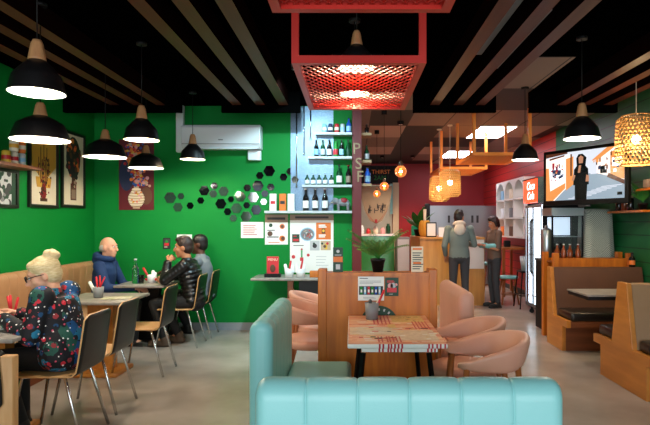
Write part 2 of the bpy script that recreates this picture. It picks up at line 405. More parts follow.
# ------------------------------------------------------------------ plywood chairs along the banquette
def ply_chair(label,loc,rz,group):
    t=thing('dining_chair',label,'chair',loc,rz,group)
    s=MB(); s.rbox(-.2,.2,-.17,.21,.432,.447,.007,2,0); s.build('seat','ply',t)
    # backrest: bent sheet, wood edge, black laminate
    prof=[(-.165,.439),(-.195,.443),(-.222,.468),(-.236,.52),(-.248,.6),(-.262,.7),(-.276,.8),(-.281,.832)]
    b=MB(); N_=8; k=len(prof); th=.0105
    def w(i): return .2-.012*(i/(k-1))
    fr=[];bk=[]
    for i,(y,z) in enumerate(prof):
        p0=prof[max(i-1,0)]; p1=prof[min(i+1,k-1)]; d=Vector((p1[0]-p0[0],p1[1]-p0[1])).normalized(); nx=Vector((d.y,-d.x))
        for j in range(N_+1):
            x=-w(i)+2*w(i)*j/N_; cv=.012*(x/.2)**2*min(1,i/3)
            rr=0
            if i==k-1 and j in (0,N_): rr=.02
            fr.append((x*(1-rr*2),y+nx.x*th/2+cv,z+nx.y*th/2-rr)); bk.append((x*(1-rr*2),y-nx.x*th/2+cv,z-nx.y*th/2-rr))
    W=N_+1; idx=lambda i,j:i*W+j
    b.add(fr,[(idx(i,j),idx(i,j+1),idx(i+1,j+1),idx(i+1,j)) for i in range(k-1) for j in range(N_)],0,True)
    b.add(bk,[(idx(i,j),idx(i,j+1),idx(i+1,j+1),idx(i+1,j)) for i in range(k-1) for j in range(N_)],0,True)
    al=fr+bk; o=len(fr); e=[]
    for i in range(k-1):
        for j in (0,N_): e.append((idx(i,j),idx(i+1,j),o+idx(i+1,j),o+idx(i,j)))
    for j in range(N_):
        for i in (0,k-1): e.append((idx(i,j),idx(i,j+1),o+idx(i,j+1),o+idx(i,j)))
    b.add(al,e,1)
    b.build('backrest',['black_satin','ply'],t,fix=True)
    for sx in (-1,1):
        MB().tube([(sx*.19,.23,0),(sx*.165,.15,.425),(sx*.15,.1,.429)],.0105,8).build('leg','chrome',t)
        MB().tube([(sx*.19,-.25,0),(sx*.165,-.13,.425),(sx*.15,-.08,.429)],.0105,8).build('leg','chrome',t)
    return t
G='plywood chairs facing the banquette'
c=ply_chair('black-backed plywood chair the woman in the floral top sits on',(-1.98,3.68,0),R(90),G)
dup(c,(-2.0,4.24,0),R(90),'empty black-backed plywood chair beside the woman in the floral top')
dup(c,(-2.0,5.24,0),R(90),'empty plywood chair in front of the man in the puffer jacket')
dup(c,(-2.02,6.42,0),R(90),'plywood chair the man in the black puffer jacket sits on')
dup(c,(-2.0,6.96,0),R(90),'plywood chair the man in the grey top sits on, nearest the back green wall')

# ------------------------------------------------------------------ marble-look tables
def cafe_table(label,x0,x1,y0,y1,h=.72,base=True):
    cx,cy=(x0+x1)/2,(y0+y1)/2
    t=thing('cafe_table',label,'table',(cx,cy,0),0,'tables along the banquette')
    MB().rbox(x0-cx,x1-cx,y0-cy,y1-cy,h-.03,h,.008,2).build('tabletop','table_grey',t)
    MB().box(-.12,.12,-.05,.05,.04,h-.03).build('pedestal','booth_wood',t)
    MB().rbox(-.22,.22,-.2,.2,0,.04,.012,2).build('foot','booth_wood',t)
    return t
cafe_table('grey marble-look table with wooden pedestal where the woman in the floral top eats',-2.78,-2.07,3.32,4.02)
cafe_table('grey marble-look table with a cutlery tumbler and folded menu, between woman and blue hoodie',-2.72,-2.06,4.88,5.56)
t=cafe_table('grey marble-look table with a water bottle, shared by the three men',-2.72,-2.14,6.2,6.92)
for ch in kids(t):
    if ch.name.startswith(('pedestal','foot')):
        ch.data.materials[0]=MATS['black_metal']
# wall table at the back
t=thing('wall_table','grey marble-look table against the back green wall under the menu board','table',(-.8,6.98,0))
MB().rbox(-.45,.75,-.28,.28,.72,.75,.008,2).build('tabletop','table_grey',t)
MB().box(-.02,.05,-.05,.05,.04,.72).build('pedestal','leg_wood',t); MB().box(.1,.5,.2,.24,.04,.72).build('back_panel','dark_grey',t)
MB().rbox(-.2,.45,-.2,.24,0,.04,.01,2).build('foot','dark_grey',t)

# ------------------------------------------------------------------ patterned centre table
t=thing('patterned_table','wooden dining table with red and white newspaper-print top and black splayed legs','table',(.255,3.515,0))
X0,X1,Y0,Y1=-.28,.28,-.475,.475
tp=MB(); tp.rbox(X0,X1,Y0,Y1,.724,.75,.006,2,0)
mat('print_base','cf6a48',.35,col2='e8bf98',scale=6,stretch=(.6,4,1),sharp=.3); mat('print_yellow','c9a054',.35,col2='dcc07c',scale=40); mat('print_cream','dccab2',.35,col2='c4ad95',scale=30); mat('print_red','bb2433',.35)
TM=['white_paint','print_base','print_yellow','print_cream','print_red','ink']
def patch(x0,x1,y0,y1,m,z=.7512): tp.box(x0,x1,y0,y1,.7495,z,m)
patch(X0+.003,X1-.003,Y0+.003,Y1-.003,1,.7506)
patch(.02,.24,.2,.46,2,.7512); patch(X0+.01,.0,-.22,.02,3,.7512); patch(.0,.25,-.38,-.08,3,.7514); patch(-.02,.03,-.02,.12,2,.7512)
for i in range(5):
    patch(-.11+i*.026,-.1+i*.026,.12,.46,4,.7518); patch(.15+i*.022,.158+i*.022,-.05,.22,4,.7518)
rng=random.Random(3)
for i in range(46):
    x=rng.uniform(X0+.02,X1-.06); y=rng.uniform(-.36,.0); w_=rng.uniform(.015,.05); patch(x,x+w_,y,y+rng.uniform(.006,.022),rng.choice([5,0,3,4,2,0]),.7520)
for i in range(22):
    x=rng.uniform(.03,.2); y=rng.uniform(.22,.44); patch(x,x+rng.uniform(.01,.035),y,y+.007,rng.choice([5,1]),.7516)
for i in range(110):
    x=rng.uniform(X0+.01,X1-.05); y=rng.uniform(Y0+.02,Y1-.03); patch(x,x+rng.uniform(.02,.07),y,y+.008,rng.choice([4,1,2,3,0,0]),.7510)
for x in (-.105,-.085,-.055,-.04,-.02,0,.02,.17,.19,.215,.235,.26): # gingham stripes over the edge
    tp.box(x,x+.01,Y0-.0008,Y0+.01,.725,.7505,4)
    if x<.05: tp.box(x,x+.008,Y0+.05,Y0+.2,.7505,.752,4)
for i in range(14):
    y=Y0+.03+i*.065; tp.box(X1-.008,X1+.0008,y,y+.012,.725,.7505,4)
tp.build('tabletop',TM,t)
a_=MB().box(-.2,.23,-.43,.42,.695,.724,0)
for x in (-.105,-.085,-.055,-.04,-.02,0,.02,.17,.19,.21): a_.box(x,x+.01,-.4312,-.42,.6955,.7235,1)
a_.build('apron',['white_paint','print_red'],t)
ap=MB()
for sx in (-1,1):
    for sy in (-1,1):
        MB().bar((sx*.19,sy*.36,.675),(sx*.26,sy*.44,0),.024,.02,0).build('leg','black_metal',t)

# ------------------------------------------------------------------ wooden partition behind the table
t=thing('partition','orange-brown wooden partition between the patterned table and the back of the room','partition',(.19,4.09,0))
MB().box(-.385,.385,-.05,-.02,.0,1.035).box(-.385,.385,.05,.075,0,1.035).build('panel','orange_wood',t)
MB().box(-.378,.378,-.062,.082,1.035,1.06).build('cap','orange_wood',t)
for x in (-.41,.41):
    MB().box(x-.032,x+.032,-.055,.075,0,1.085).build('post','orange_wood',t,bevel=.006)
e=MB(); e.disc((.01,-.053,.67),.145,'Y',.006,40,0)
for i in range(5):
    a=R(52+i*19); e.obox((.01+.118*math.cos(a),-.0565,.67+.118*math.sin(a)),(.012,.003,.018),Matrix.Rotation(-(a-R(90)),3,'Y'),2)
e.build('round_emblem',['dark_green','dark_green','pale_grey'],t)

# ------------------------------------------------------------------ right-hand booths
def booth_panel(profile,x,w): return MB().prism(profile,'X',x,x+w)
XA=2.35
t=thing('dining_booth','double-sided plywood booth seat nearest on the right with tan upholstered back','booth',(XA,4.78,0))
pf=[(-.43,0),(.38,0),(.38,.28),(.53,.28),(.53,.36),(.16,.36),(.05,.91),(-.11,.91),(-.21,.36),(-.58,.36),(-.58,.28),(-.43,.28)]
booth_panel(pf,0,.045).build('end_panel','booth_wood',t,bevel=.004)
MB().box(.045,1.09,-.40,.36,0,.28).box(.045,1.09,-.57,.52,.28,.35).build('base','booth_wood',t)
b=MB(); n=8
prof=[(.155,.36),(.05,.9),(-.11,.9),(-.21,.36)]
b.prism([(.15,.36),(.045,.9),(-.105,.9),(-.205,.36)],'X',.045,1.09); b.build('backrest','taupe_vinyl',t)
for y0,y1 in ((.165,.53),(-.58,-.215)): MB().rbox(.05,1.09,y0,y1,.35,.45,.03,3).build('seat_cushion','black_vinyl',t)
t=thing('dining_booth','plywood booth seat with brown back farther along the right wall, facing the viewer',  'booth',(XA,6.3,0))
pf=[(-.2,0),(.27,0),(.27,.91),(.17,.91),(.06,.36),(-.34,.36),(-.34,.28),(-.2,.28)]
booth_panel(pf,0,.045).build('end_panel','booth_wood',t,bevel=.004)
MB().box(.045,1.09,-.2,.26,0,.28).box(.045,1.09,-.33,.26,.28,.35).build('base','brown_wood',t)
b=MB(); b.prism([(.055,.36),(.165,.905),(.265,.905),(.265,.36)],'X',.045,1.09); b.build('backrest','brown_vinyl',t)
MB().rbox(.05,1.09,-.34,.05,.35,.45,.03,3).build('seat_cushion','black_vinyl',t)
t=thing('booth_table','dark-edged booth table reaching out between the two plywood booth seats','table',(2.82,5.38,0))
MB().box(-.6,.62,-.25,.25,.735,.75,0).build('tabletop','table_grey',t); MB().box(-.59,.61,-.24,.24,.7,.735).build('underside','black_paint',t)
MB().box(.3,.4,-.06,.06,.03,.7).build('pedestal','black_metal',t); MB().rbox(.1,.58,-.12,.12,0,.03,.008,2).build('foot','black_metal',t)
# low wooden planter box behind the far booth
t=thing('slatted_planter','reddish wooden planter rail with square posts behind the far booth seat','planter',(2.94,6.82,0))
MB().box(-.46,.46,-.17,-.13,.05,1.0).box(-.46,.46,.13,.17,.05,.99).build('rail','orange_wood',t)
MB().box(-.46,.46,-.13,.13,.94,.96).build('shelf','brown_wood',t)
for x,y in ((-.45,-.15),(.45,-.15),(-.47,.15),(.47,.15)): MB().box(x-.035,x+.035,y-.035,y+.035,0,1.065).build('post','orange_wood',t,bevel=.005)
# wooden bench end in the near left corner, with a strap over it
t=thing('bench_end','pale wooden bench end at the lower left corner of the room','bench',(-2.25,2.95,0))
MB().rbox(-.45,.43,-.03,.03,0,.71,.008,2).build('end_panel','pale_wood',t); MB().rbox(-.45,.05,.032,.30,.0,.40,.008,2).build('seat_box','pale_wood',t)
s=MB(); s.tube([(.34,.045,.56),(.345,.043,.69),(.35,0,.723),(.355,-.045,.69),(.37,-.048,.56),(.375,-.05,.46),(.35,-.046,.42),(.33,-.046,.47),(.325,-.046,.56)],.013,8)
tag(s.build('bag_strap','black_fabric',loc=(-2.25,2.95,0)),'black bag strap hanging over the pale wooden bench end','strap')
mat('maroon','5c0f1a',.5)
ORD=['leftmost','second from the left','third from the left','fourth from the left','fifth from the left','sixth from the left']
def ptlight(name,p,e,col,parent,rad=.04):
    l=bpy.data.lights.new(name,'POINT'); l.energy=e; l.color=col; l.shadow_soft_size=rad
    o=bpy.data.objects.new(name,l); COL.objects.link(o); o.location=p
    if parent: o.parent=parent
    return o
WARM=(1,.74,.45); NEUT=(1,.88,.72); COOL=(.8,.93,1)
# ------------------------------------------------------------------ pendant lamps
def pendant(kind,label,loc,dia,group,e=18,col=NEUT,inner='lamp_white',top=H,bulb='bulb_warm'):
    t=thing('pendant_lamp',label,'pendant lamp',loc,0,group); r=dia/2
    if kind=='bell':
        h=dia*.62; out=[(r,0),(r*.985,.01),(r*.93,h*.22),(r*.86,h*.47),(r*.82,h*.54),(r*.56,h*.78),(r*.32,h*.985),(.03,h)]
        nk=[(.03+r*.04,h-.006),(r*.325,h),(r*.31,h+.01),(r*.22,h+dia*.3),(r*.15,h+dia*.38),(.006,h+dia*.39)]
    else:
        h=dia*.44; out=[(r,0),(r*.985,.01),(r*.93,h*.2),(r*.80,h*.58),(r*.76,h*.66),(r*.5,h*.84),(r*.24,h*.985),(.03,h)]
        nk=[(.03,h-.004),(r*.235,h),(r*.225,h+.01),(r*.16,h+dia*.18),(r*.11,h+dia*.23),(.006,h+dia*.235)]
    s=MB(); s.shell(out,n=32,m=0); s.shell([(max(a-.006,.02),b-.004 if b>.02 else b) for a,b in out],n=32,m=1)
    s.shell([(r,0),(r-.006,0)],n=32,m=1)
    s.build('shade',['black_satin',inner],t,fix=False)
    MB().lathe(nk,n=20).build('neck','neck_wood',t)
    cd=MB().tube([(0,0,nk[-1][1]-.01),(0,0,top-loc[2])],.004,6).build('cord','black_paint',t); MB().lathe([(.045,top-loc[2]-.025),(.045,top-loc[2]-.001)],n=16).build('ceiling_rose','black_paint',cd)
    MB().ell((0,0,h*.42),(.035,.035,.045)).build('bulb',bulb,t)
    ptlight('lamp_light',(0,0,h*.25),e,col,t)
    return t
GA='pendant lamps over the banquette tables'
pendant('bell','black bell pendant lamp largest and highest at the upper left, wooden neck',(-1.78,3.08,2.16),.30,GA,70,NEUT,bulb='bulb_cool')
pendant('dome','wide black dome pendant lamp just below the largest one at left',(-2.23,3.9,2.02),.40,GA,70,NEUT,bulb='bulb_cool')
pendant('dome','wide black dome pendant lamp between the framed pictures and red flower poster',(-2.40,5.3,2.07),.40,GA,60,NEUT,bulb='bulb_cool')
pendant('bell','black bell pendant lamp in front of the top of the red flower poster',(-1.83,4.74,2.15),.30,GA,40,WARM)
pendant('dome','wide black dome pendant lamp covering the middle of the red flower poster',(-2.40,6.35,2.07),.40,GA,45,NEUT)
pendant('bell','black bell pendant lamp hanging in front of the air conditioner',(-1.90,6.5,2.19),.30,GA,36,WARM)
GB='pendant lamps over the right aisle'
pendant('bell','black bell pendant lamp overlapping the top of the television',(1.94,4.6,2.14),.30,GB,60,NEUT)
pendant('bell','black bell pendant lamp left of the television, before the fridge sign',(2.0,6.3,2.16),.30,GB,50,NEUT)
GC='pendant lamps hanging into the red rack'
pendant('bell','small black pendant lamp glowing through the front of the middle red mesh rack',(.03,3.5,2.42),.24,GC,40,WARM)
pendant('bell','small black pendant lamp glowing through the rear of the middle red mesh rack',(.02,4.2,2.42),.24,GC,40,WARM)

# bamboo lanterns
def lantern(label,loc,dia,h,group,e=14,taper=.85,nst=30):
    t=thing('bamboo_lantern',label,'lantern',loc,0,group); r=dia/2
    def rad(z):
        q=z/h; 
        e_=min(q,1-q)/.14
        c=math.sqrt(max(0,1-(1-min(1,e_))**2)); return (r*(.72+.28*c))*(1-.06*(q))
    s=MB(); K=14
    for d in (-1,1):
        for i in range(nst):
            a0=2*math.pi*i/nst; L_=[];Rr=[]
            for k in range(K+1):
                z=h*k/K; a=a0+d*k/K*1.5; wv=.5*.010/r
                rr=rad(z)+(.0006 if (k+i)%2 else -.0006)*d
                L_.append((rr*math.cos(a-wv),rr*math.sin(a-wv),z)); Rr.append((rr*math.cos(a+wv),rr*math.sin(a+wv),z))
            vs=L_+Rr; n=K+1
            s.add(vs,[(k,k+1,n+k+1,n+k) for k in range(K)],0,True)
    for z in [h*k/12 for k in range(1,12)]:
        s.shell([(rad(z)+.001,z-.005),(rad(z)+.001,z+.005)],n=32)
    s.build('woven_shade','bamboo',t,fix=False)
    for z in (0,h):
        q=rad(z); MB().tube([(q*math.cos(a*math.pi/16),q*math.sin(a*math.pi/16),z) for a in range(33)],.007,6).build('rim','bamboo',t)
    MB().tube([(0,0,h*.62),(0,0,H-loc[2])],.004,6).build('cord','cream',t,fix=True); MB().lathe([(.04,H-loc[2]-.02),(.04,H-loc[2]-.001)],n=16).build('ceiling_rose','cream',[c for c in kids(t) if c.name.startswith('cord')][0]); MB().tube([(-r*.7,0,h),(r*.7,0,h)],.004,6).build('cross_wire','cream',t)
    MB().ell((0,0,h*.52),.045).build('bulb','bulb_warm',t)
    ptlight('lantern_light',(0,0,h*.40),e,(1,.74,.42),t,.05)
lantern('big woven bamboo lantern at the right edge over the booth table',(2.92,5.6,2.03),.41,.5,None,36)
lantern('woven bamboo lantern over the counter, the nearer and larger-looking of two',(1.56,8.68,1.86),.35,.42,'bamboo lanterns over the counter',9)
lantern('woven bamboo lantern over the counter, the left one half behind the other',(1.45,9.06,1.80),.34,.41,'bamboo lanterns over the counter',9)
# filament globes
for (x,y,z),l in zip(((.51,5.7,1.97),(.45,7.6,1.945),(.42,9.2,1.93)),('nearest and largest','middle one','farthest and smallest')):
    t=thing('globe_bulb','clear amber filament globe lamp right of the red post, '+l+' of the three','bulb lamp',(x,y,z),0,'filament globe lamps')
    MB().ell((0,0,0),.0625,None,0,20,14).build('globe','amber_glass',t)
    MB().tube([(0,0,-.035),(0,0,.03)],.009,8).build('filament','filament',t)
    MB().lathe([(.018,.055),(.022,.06),(.02,.1),(.006,.11)],n=14).build('socket','brown',t)
    cd=MB().tube([(0,0,.1),(0,0,H-z)],.003,6).build('cord','black_paint',t); MB().lathe([(.04,H-z-.06),(.04,H-z-.001)],n=16).build('ceiling_rose','black_paint',cd)
    ptlight('globe_light',(0,0,-.0),5,(1,.6,.28),t,.012)
# ------------------------------------------------------------------ red mesh racks
def rack(label,x0,x1,y0,y1,mt,z=2.35,mesh='rack_red',strand=.005,rear=True):
    cx,cy=(x0+x1)/2,(y0+y1)/2; a=(x1-x0)/2; b=(y1-y0)/2
    t=thing('mesh_rack',label,'hanging rack',(cx,cy,z),0,'hanging mesh racks')
    f=MB(); w=.042; hh=.045
    f.box(-a,a,-b,-b+w,0,hh).box(-a,a,b-w,b,0,hh).box(-a,-a+w,-b+w,b-w,0,hh).box(a-w,a,-b+w,b-w,0,hh)
    f.build('frame',mt,t)
    for sx in (-1,1):
        for sy in ((-1,1) if rear else (-1,)):
            MB().box(sx*(a-w/2)-w/2,sx*(a-w/2)+w/2,sy*(b-w/2)-w/2,sy*(b-w/2)+w/2,hh,H-z).build('post',mt,t)
    m=MB(); px=.047; ia=a-w; ib=b-w; sl=1.85     # diamonds: long in X
    k=-ib-ia*sl
    while k<ib+ia*sl:
        for d in (-1,1):
            pts=[]
            for x in (-ia,ia):
                y=k+d*x*sl
                pts.append((x,y))
            (xa,ya),(xb,yb)=pts
            # clip to |y|<=ib
            def cl(p,q):
                (x1_,y1_),(x2_,y2_)=p,q
                if y1_>ib or y1_<-ib:
                    yy=ib if y1_>ib else -ib
                    if (y2_-y1_)==0: return None
                    tt=(yy-y1_)/(y2_-y1_)
                    if not 0<=tt<=1: return None
                    return (x1_+(x2_-x1_)*tt,yy)
                return p
            p=cl((xa,ya),(xb,yb)); q=cl((xb,yb),(xa,ya))
            if p and q and (Vector(p)-Vector(q)).length>.02:
                m.bar((p[0],p[1],.02),(q[0],q[1],.02),strand,.006)
        k+=px*sl*1.0
    m.build('mesh_panel',mesh,t)
rack('red steel mesh rack cut by the top edge of the photo, nearest the viewer',-.35,.43,1.2,2.4,'rack_red')
rack('red steel mesh rack in the upper middle with two lamps glowing through',-.35,.43,3.15,4.45,'rack_red',rear=False)
rack('orange-lit steel mesh rack over the right aisle, the nearer, beside the black pendant',1.64,2.44,7.4,8.6,'rack_lit_orange',mesh='rack_lit_orange',strand=.012)
rack('orange-lit steel mesh rack over the right aisle, the farther, behind the bamboo lanterns',1.5,2.3,9.25,10.5,'rack_lit_orange',mesh='rack_lit_orange',strand=.012)
# projector-like black box on the ceiling above the middle rack
t=thing('ceiling_speaker','black box speaker bracketed to the ceiling above the middle red rack','speaker',(.05,4.75,H))
MB().rbox(-.22,.22,-.12,.12,-.26,-.12,.015).build('body','black_metal',t); MB().box(-.03,.03,-.03,.03,-.12,0).build('bracket','black_metal',t)
# ceiling light panels
for x,y,l in ((2.37,9.35,'bright square ceiling light panel above the near orange-lit rack'),(2.37,12.3,'bright ceiling light panel farther back, behind the orange-lit posts')):
    t=thing('ceiling_panel',l,'ceiling light',(x,y,H),0,'ceiling light panels')
    MB().box(-.29,.29,-.58,.58,-.012,-.002).build('diffuser','panel_light',t)
    MB().box(-.3,.3,-.6,-.58,-.016,0).box(-.3,.3,.58,.6,-.016,0).box(-.3,-.29,-.58,.58,-.016,0).box(.29,.3,-.58,.58,-.016,0).build('frame','white_paint',t)
for x,y,l in ((1.13,4.3,'unlit grey ceiling light panel between the beams right of the red racks'),(1.40,4.75,'second unlit grey ceiling panel, between the two farther right beams')):
    o=MB().box(-.07,.07,-.75,.75,-.012,-.002).build('ceiling_panel','grey_plastic',loc=(x,y,H)); tag(o,l,'ceiling light')
# ------------------------------------------------------------------ air conditioner
p=at(224.5,152,7.3)
t=thing('air_conditioner','white wall-mounted air conditioner high on the back green wall','air conditioner',(p.x,7.3,p.z))
W=1.03
s=MB(); s.prism([(-.005,.02),(-.005,.33),(-.19,.33),(-.215,.29),(-.215,.08),(-.17,.02)],'X',-W/2,W/2); s.build('body','white_plastic',t,bevel=.012,seg=3)
MB().box(-W/2+.01,W/2-.01,-.22,-.2,.075,.082).build('seam','grey',t)
MB().box(-W/2+.04,W/2-.04,-.212,-.17,.012,.03).build('louver','white_plastic',t)
MB().box(-.03,.03,-.222,-.214,.125,.137).build('badge','grey',t)
MB().rbox(.33,.5,-.1,-.005,-.12,.01,.012).build('drain_box','white_plastic',t)
p=at(181.5,130,7.3)
o=MB().rbox(-.05,.05,-.09,-.003,1.37,1.999,.015).build('pipe_duct','white_plastic',loc=(p.x,7.3,1.0)); tag(o,'white vertical pipe duct left of the air conditioner','duct')
# ------------------------------------------------------------------ hexagon mirrors
HX=[(48,175,28,'large bright hexagon mirror farthest left of the cluster'),(98,168,16,'small brown hexagon mirror touching the far-left large one'),(84,219,23,'medium hexagon mirror below the far-left large one, showing warm reflections'),
(141,212,17,'small dark hexagon mirror alone right of the far-left trio'),(190,188,17,'small dark hexagon mirror below the left end of the white-lit group'),(206,142,25,'large dark green hexagon mirror at the left end of the middle group'),
(253,120,17,'small dark hexagon mirror at the top of the middle group'),(248,157,19,'medium bright hexagon mirror inside the middle group, left of the brightest'),(296,145,24,'large brightest hexagon mirror of the middle group'),
(283,203,26,'large dark hexagon mirror below the brightest one'),(330,182,15,'small grey hexagon mirror right below the brightest one'),(373,170,26,'large green-reflecting hexagon mirror in the centre of the cluster'),
(406,130,18,'small dark hexagon mirror above the centre, left of the tall dark one'),(455,120,27,'large dark hexagon mirror with a bright band, under the upper right pair'),(464,72,18,'small navy hexagon mirror left of the highest large one'),
(508,51,27,'large dark hexagon mirror at the very top of the cluster'),(574,79,18,'small dark hexagon mirror left of the foil wallpaper edge'),(604,53,17,'small reddish hexagon mirror at the upper edge of the foil wallpaper'),
(628,92,17,'small hexagon mirror lying on the foil wallpaper at far right'),(515,126,18,'small navy hexagon mirror below the highest large one'),(487,156,17,'small dark hexagon mirror above the white-lit small one'),
(434,173,26,'large brown-banded hexagon mirror right of the centre one'),(482,194,16,'small bright hexagon mirror near the boxes on the shelf'),(356,224,26,'large hexagon mirror below the green-reflecting one'),
(403,210,16,'small dark hexagon mirror between two large lower ones'),(447,231,25,'large dark hexagon mirror at the lower right, beside the shelf end'),(400,262,26,'large orange-tinged hexagon mirror, lowest of the large ones'),
(314,240,18,'small dark hexagon mirror at lower left with an orange patch'),(341,270,18,'small orange hexagon mirror lowest in the cluster')]
rng=random.Random(11)
for hx,hy,hr,l in HX:
    p=at(160+hx/4.643,160+hy/4.643,7.3); r=hr/4.643*7.3/F
    s=MB(); po=[(r*math.cos(R(60*i+0)),r*math.sin(R(60*i))) for i in range(6)]
    s.prism(po,'Y',-.012,-.001); 
    o=s.build('hexagon_mirror','mirror_dark_reflection' if 'dark' in l or 'navy' in l or 'grey' in l else 'mirror',loc=(p.x,7.3 if p.x<-.82 else 7.284,p.z),rot=(R(rng.uniform(-3,3)) if False else 0,0,0))
    tag(o,l,'mirror','hexagon mirrors on the green wall')
# ------------------------------------------------------------------ foil wallpaper, conduits
o=MB().box(-.82,-.25,7.285,7.299,1.60,2.99).build('foil_panel','foil_paper'); tag(o,'shimmering grey-blue foil wall panel behind the bottle shelves','wall panel')
for u,z0,l in ((296.5,1.92,'long steel rod hanging on the foil panel, left one'),(304,2.35,'shorter steel rod hanging on the foil panel, middle one'),(310.5,2.55,'shortest steel rod on the foil panel, nearest the shelves')):
    x=(u-CU)*7.26/F
    o=MB().tube([(0,0,z0),(0,0,2.99)],.009,8).ell((0,0,z0),.016).build('steel_rod','chrome',loc=(x,7.268,0)); tag(o,l,'rod','steel rods')
# ------------------------------------------------------------------ bottle shelves
SH=[(132.5,315,'top shelf of the bottle wall, holding cans'),(156.5,308,'second shelf from the top, holding beer bottles'),(184.8,302,'third shelf from the top, holding small bottles'),(210.8,264,'lowest and longest bottle-wall shelf with the elephant')]
SZ=[]
for v,u,l in SH:
    z=EYE-(v-CV)*7.15/F; x0=(u-CU)*7.1/F; SZ.append(z)
    o=MB().box(x0,.0,-.16,0,-.03,0).build('wall_shelf','pale_grey',loc=(0,7.284 if x0>-.9 else 7.284,z)); tag(o,'pale '+l,'shelf','bottle wall shelves')
def bottle(name,label,loc,h,r,mt,group,cat='bottle',label_m='white_paper',cap='ink',body=.58,rz=0):
    t=thing(name,label,cat,loc,rz,group)
    b=h*body
    MB().lathe([(r*.9,0),(r,.006),(r,b),(r*.85,b+h*.06),(r*.42,b+h*.17),(r*.36,h*.95),(r*.42,h*.955),(r*.42,h*.98)],n=16).build('glass_body',mt,t)
    if label_m: MB().shell([(r+.001,b*.22),(r+.001,b*.78)],n=16).build('paper_label',label_m,t,fix=False)
    MB().lathe([(r*.46,h*.94),(r*.46,h),(0,h+.002)],n=12).build('cap',cap,t)
    return t
def can(label,loc,h,r,mt,band,group):
    t=thing('can',label,'can',loc,0,group)
    MB().lathe([(r*.8,0),(r,.01),(r,h-.012),(r*.82,h)],n=18).build('body',mt,t); MB().shell([(r+.001,h*.3),(r+.001,h*.62)],n=18).build('band',band,t,fix=False)
    MB().lathe([(r*.8,h-.003),(r*.78,h+.002),(0,h+.001)],n=14).build('lid','chrome',t)
yb=7.2
def X(u,y=7.2): return (u-CU)*y/F
for u,mt,bd,w in ((324.5,'light_blue','white_paper','light blue can with pale band'),(330.5,'navy','white_paper','dark can with white band'),(336.8,'red','cream','red and cream can'),(342.5,'pale_grey','light_blue','pale silver can')):
    can(w+' on the top bottle shelf',(X(u),yb,SZ[0]),.12,.03,mt,bd,'cans on the top shelf')
bottle('bottle','blue bottle with dark cap at the right end of the top shelf',(X(348.8),yb,SZ[0]),.20,.033,'bottle_blue','bottles on the top shelf',label_m='light_blue',cap='navy')
G='beer bottles on the second shelf'
for i,(u,mt,lb,w) in enumerate(((316.2,'bottle_dark','light_blue','dark bottle with blue label, first from the left'),(322.8,'bottle_green','pale_grey','green bottle, second from the left'),(329.3,'bottle_dark','white_paper','dark bottle with white label, third from the left'),(335.6,'bottle_lime','red','bright green bottle with red label, fourth from the left'),(341.6,'bottle_dark','light_blue','dark bottle with pale blue label, fifth from the left'),(348.2,'bottle_green','dark_green','green bottle, nearest the red post'))):
    bottle('bottle',w+' on the second shelf',(X(u),yb,SZ[1]),.225,.031,mt,G,label_m=lb)
G='small bottles on the third shelf'
for i,(u,w) in enumerate(((307.2,'leftmost of five'),(313.2,'second from the left of five'),(319.2,'middle one of five'),(325.2,'fourth from the left of five'),(331.4,'rightmost of five'))):
    bottle('small_bottle','small clear-capped dark bottle with white label, '+w+' on third shelf',(X(u),yb,SZ[2]),.145,.031,'bottle_green',G,label_m='white_paper',cap='pale_grey')
bottle('bottle','tall green wine bottle with white label on the third shelf',(X(339.2),yb,SZ[2]),.27,.037,'bottle_green','tall bottles on the third shelf')
bottle('bottle','tall dark bottle with brown label beside the red post, third shelf',(X(348.4),yb,SZ[2]),.265,.034,'bottle_dark','tall bottles on the third shelf',label_m='taupe',cap='deep_red')
G='wine bottles on the lowest shelf'
for u,w in ((305.8,'leftmost of three'),(315.2,'middle of three'),(325.0,'rightmost of three, next to the elephant')):
    bottle('wine_bottle','dark wine bottle, '+w+', on the lowest shelf',(X(u),yb,SZ[3]),.295,.04,'bottle_dark',G,cap='pale_grey')
for u,mt,w in ((273.2,'white_paper','white carton with a red spot'),(282.8,'orange','orange carton with dark band'),(291.2,'white_paper','plain white carton')):
    t=thing('carton',w+' at the left end of the lowest shelf','carton',(X(u),yb,SZ[3]),0,'cartons on the lowest shelf')
    MB().box(-.044,.044,-.03,.03,0,.225).build('box',mt,t,bevel=.003)
    if 'plain' not in w: MB().box(-.03,.03,-.0315,-.03,.09,.13).build('print','red' if 'spot' in w else 'ink',t)
# elephant figurine
t=thing('elephant_figurine','grey elephant figurine with red saddle cloth on the lowest shelf','figurine',(X(341.5),7.2,SZ[3]))
e=MB(); e.ell((.02,0,.115),(.085,.045,.055)); e.ell((-.085,0,.13),(.045,.04,.045)); e.tube([(-.12,0,.125),(-.145,0,.1),(-.155,0,.075),(-.165,0,.09)],[.018,.014,.01,.008],8)
for x in (-.04,.085):
    for y in (-.025,.025): e.cap((x,y,.015),(x,y,.09),.018,.02,8)
e.ell((-.065,-.043,.135),(.03,.008,.035)); e.ell((-.065,.043,.135),(.03,.008,.035))
e.tube([(.1,0,.12),(.115,0,.09),(.112,0,.06)],[.006,.005,.004],6)
v,f=remeshed(e,.006,2); MB().add(v,f,0,True).build('body','grey',t)
MB().ell((.03,0,.128),(.06,.05,.046)).build('saddle_cloth','deep_red',t); MB().cap((-.11,-.02,.115),(-.14,-.022,.11),.005,.003,6).cap((-.11,.02,.115),(-.14,.022,.11),.005,.003,6).build('tusks','cream',t)
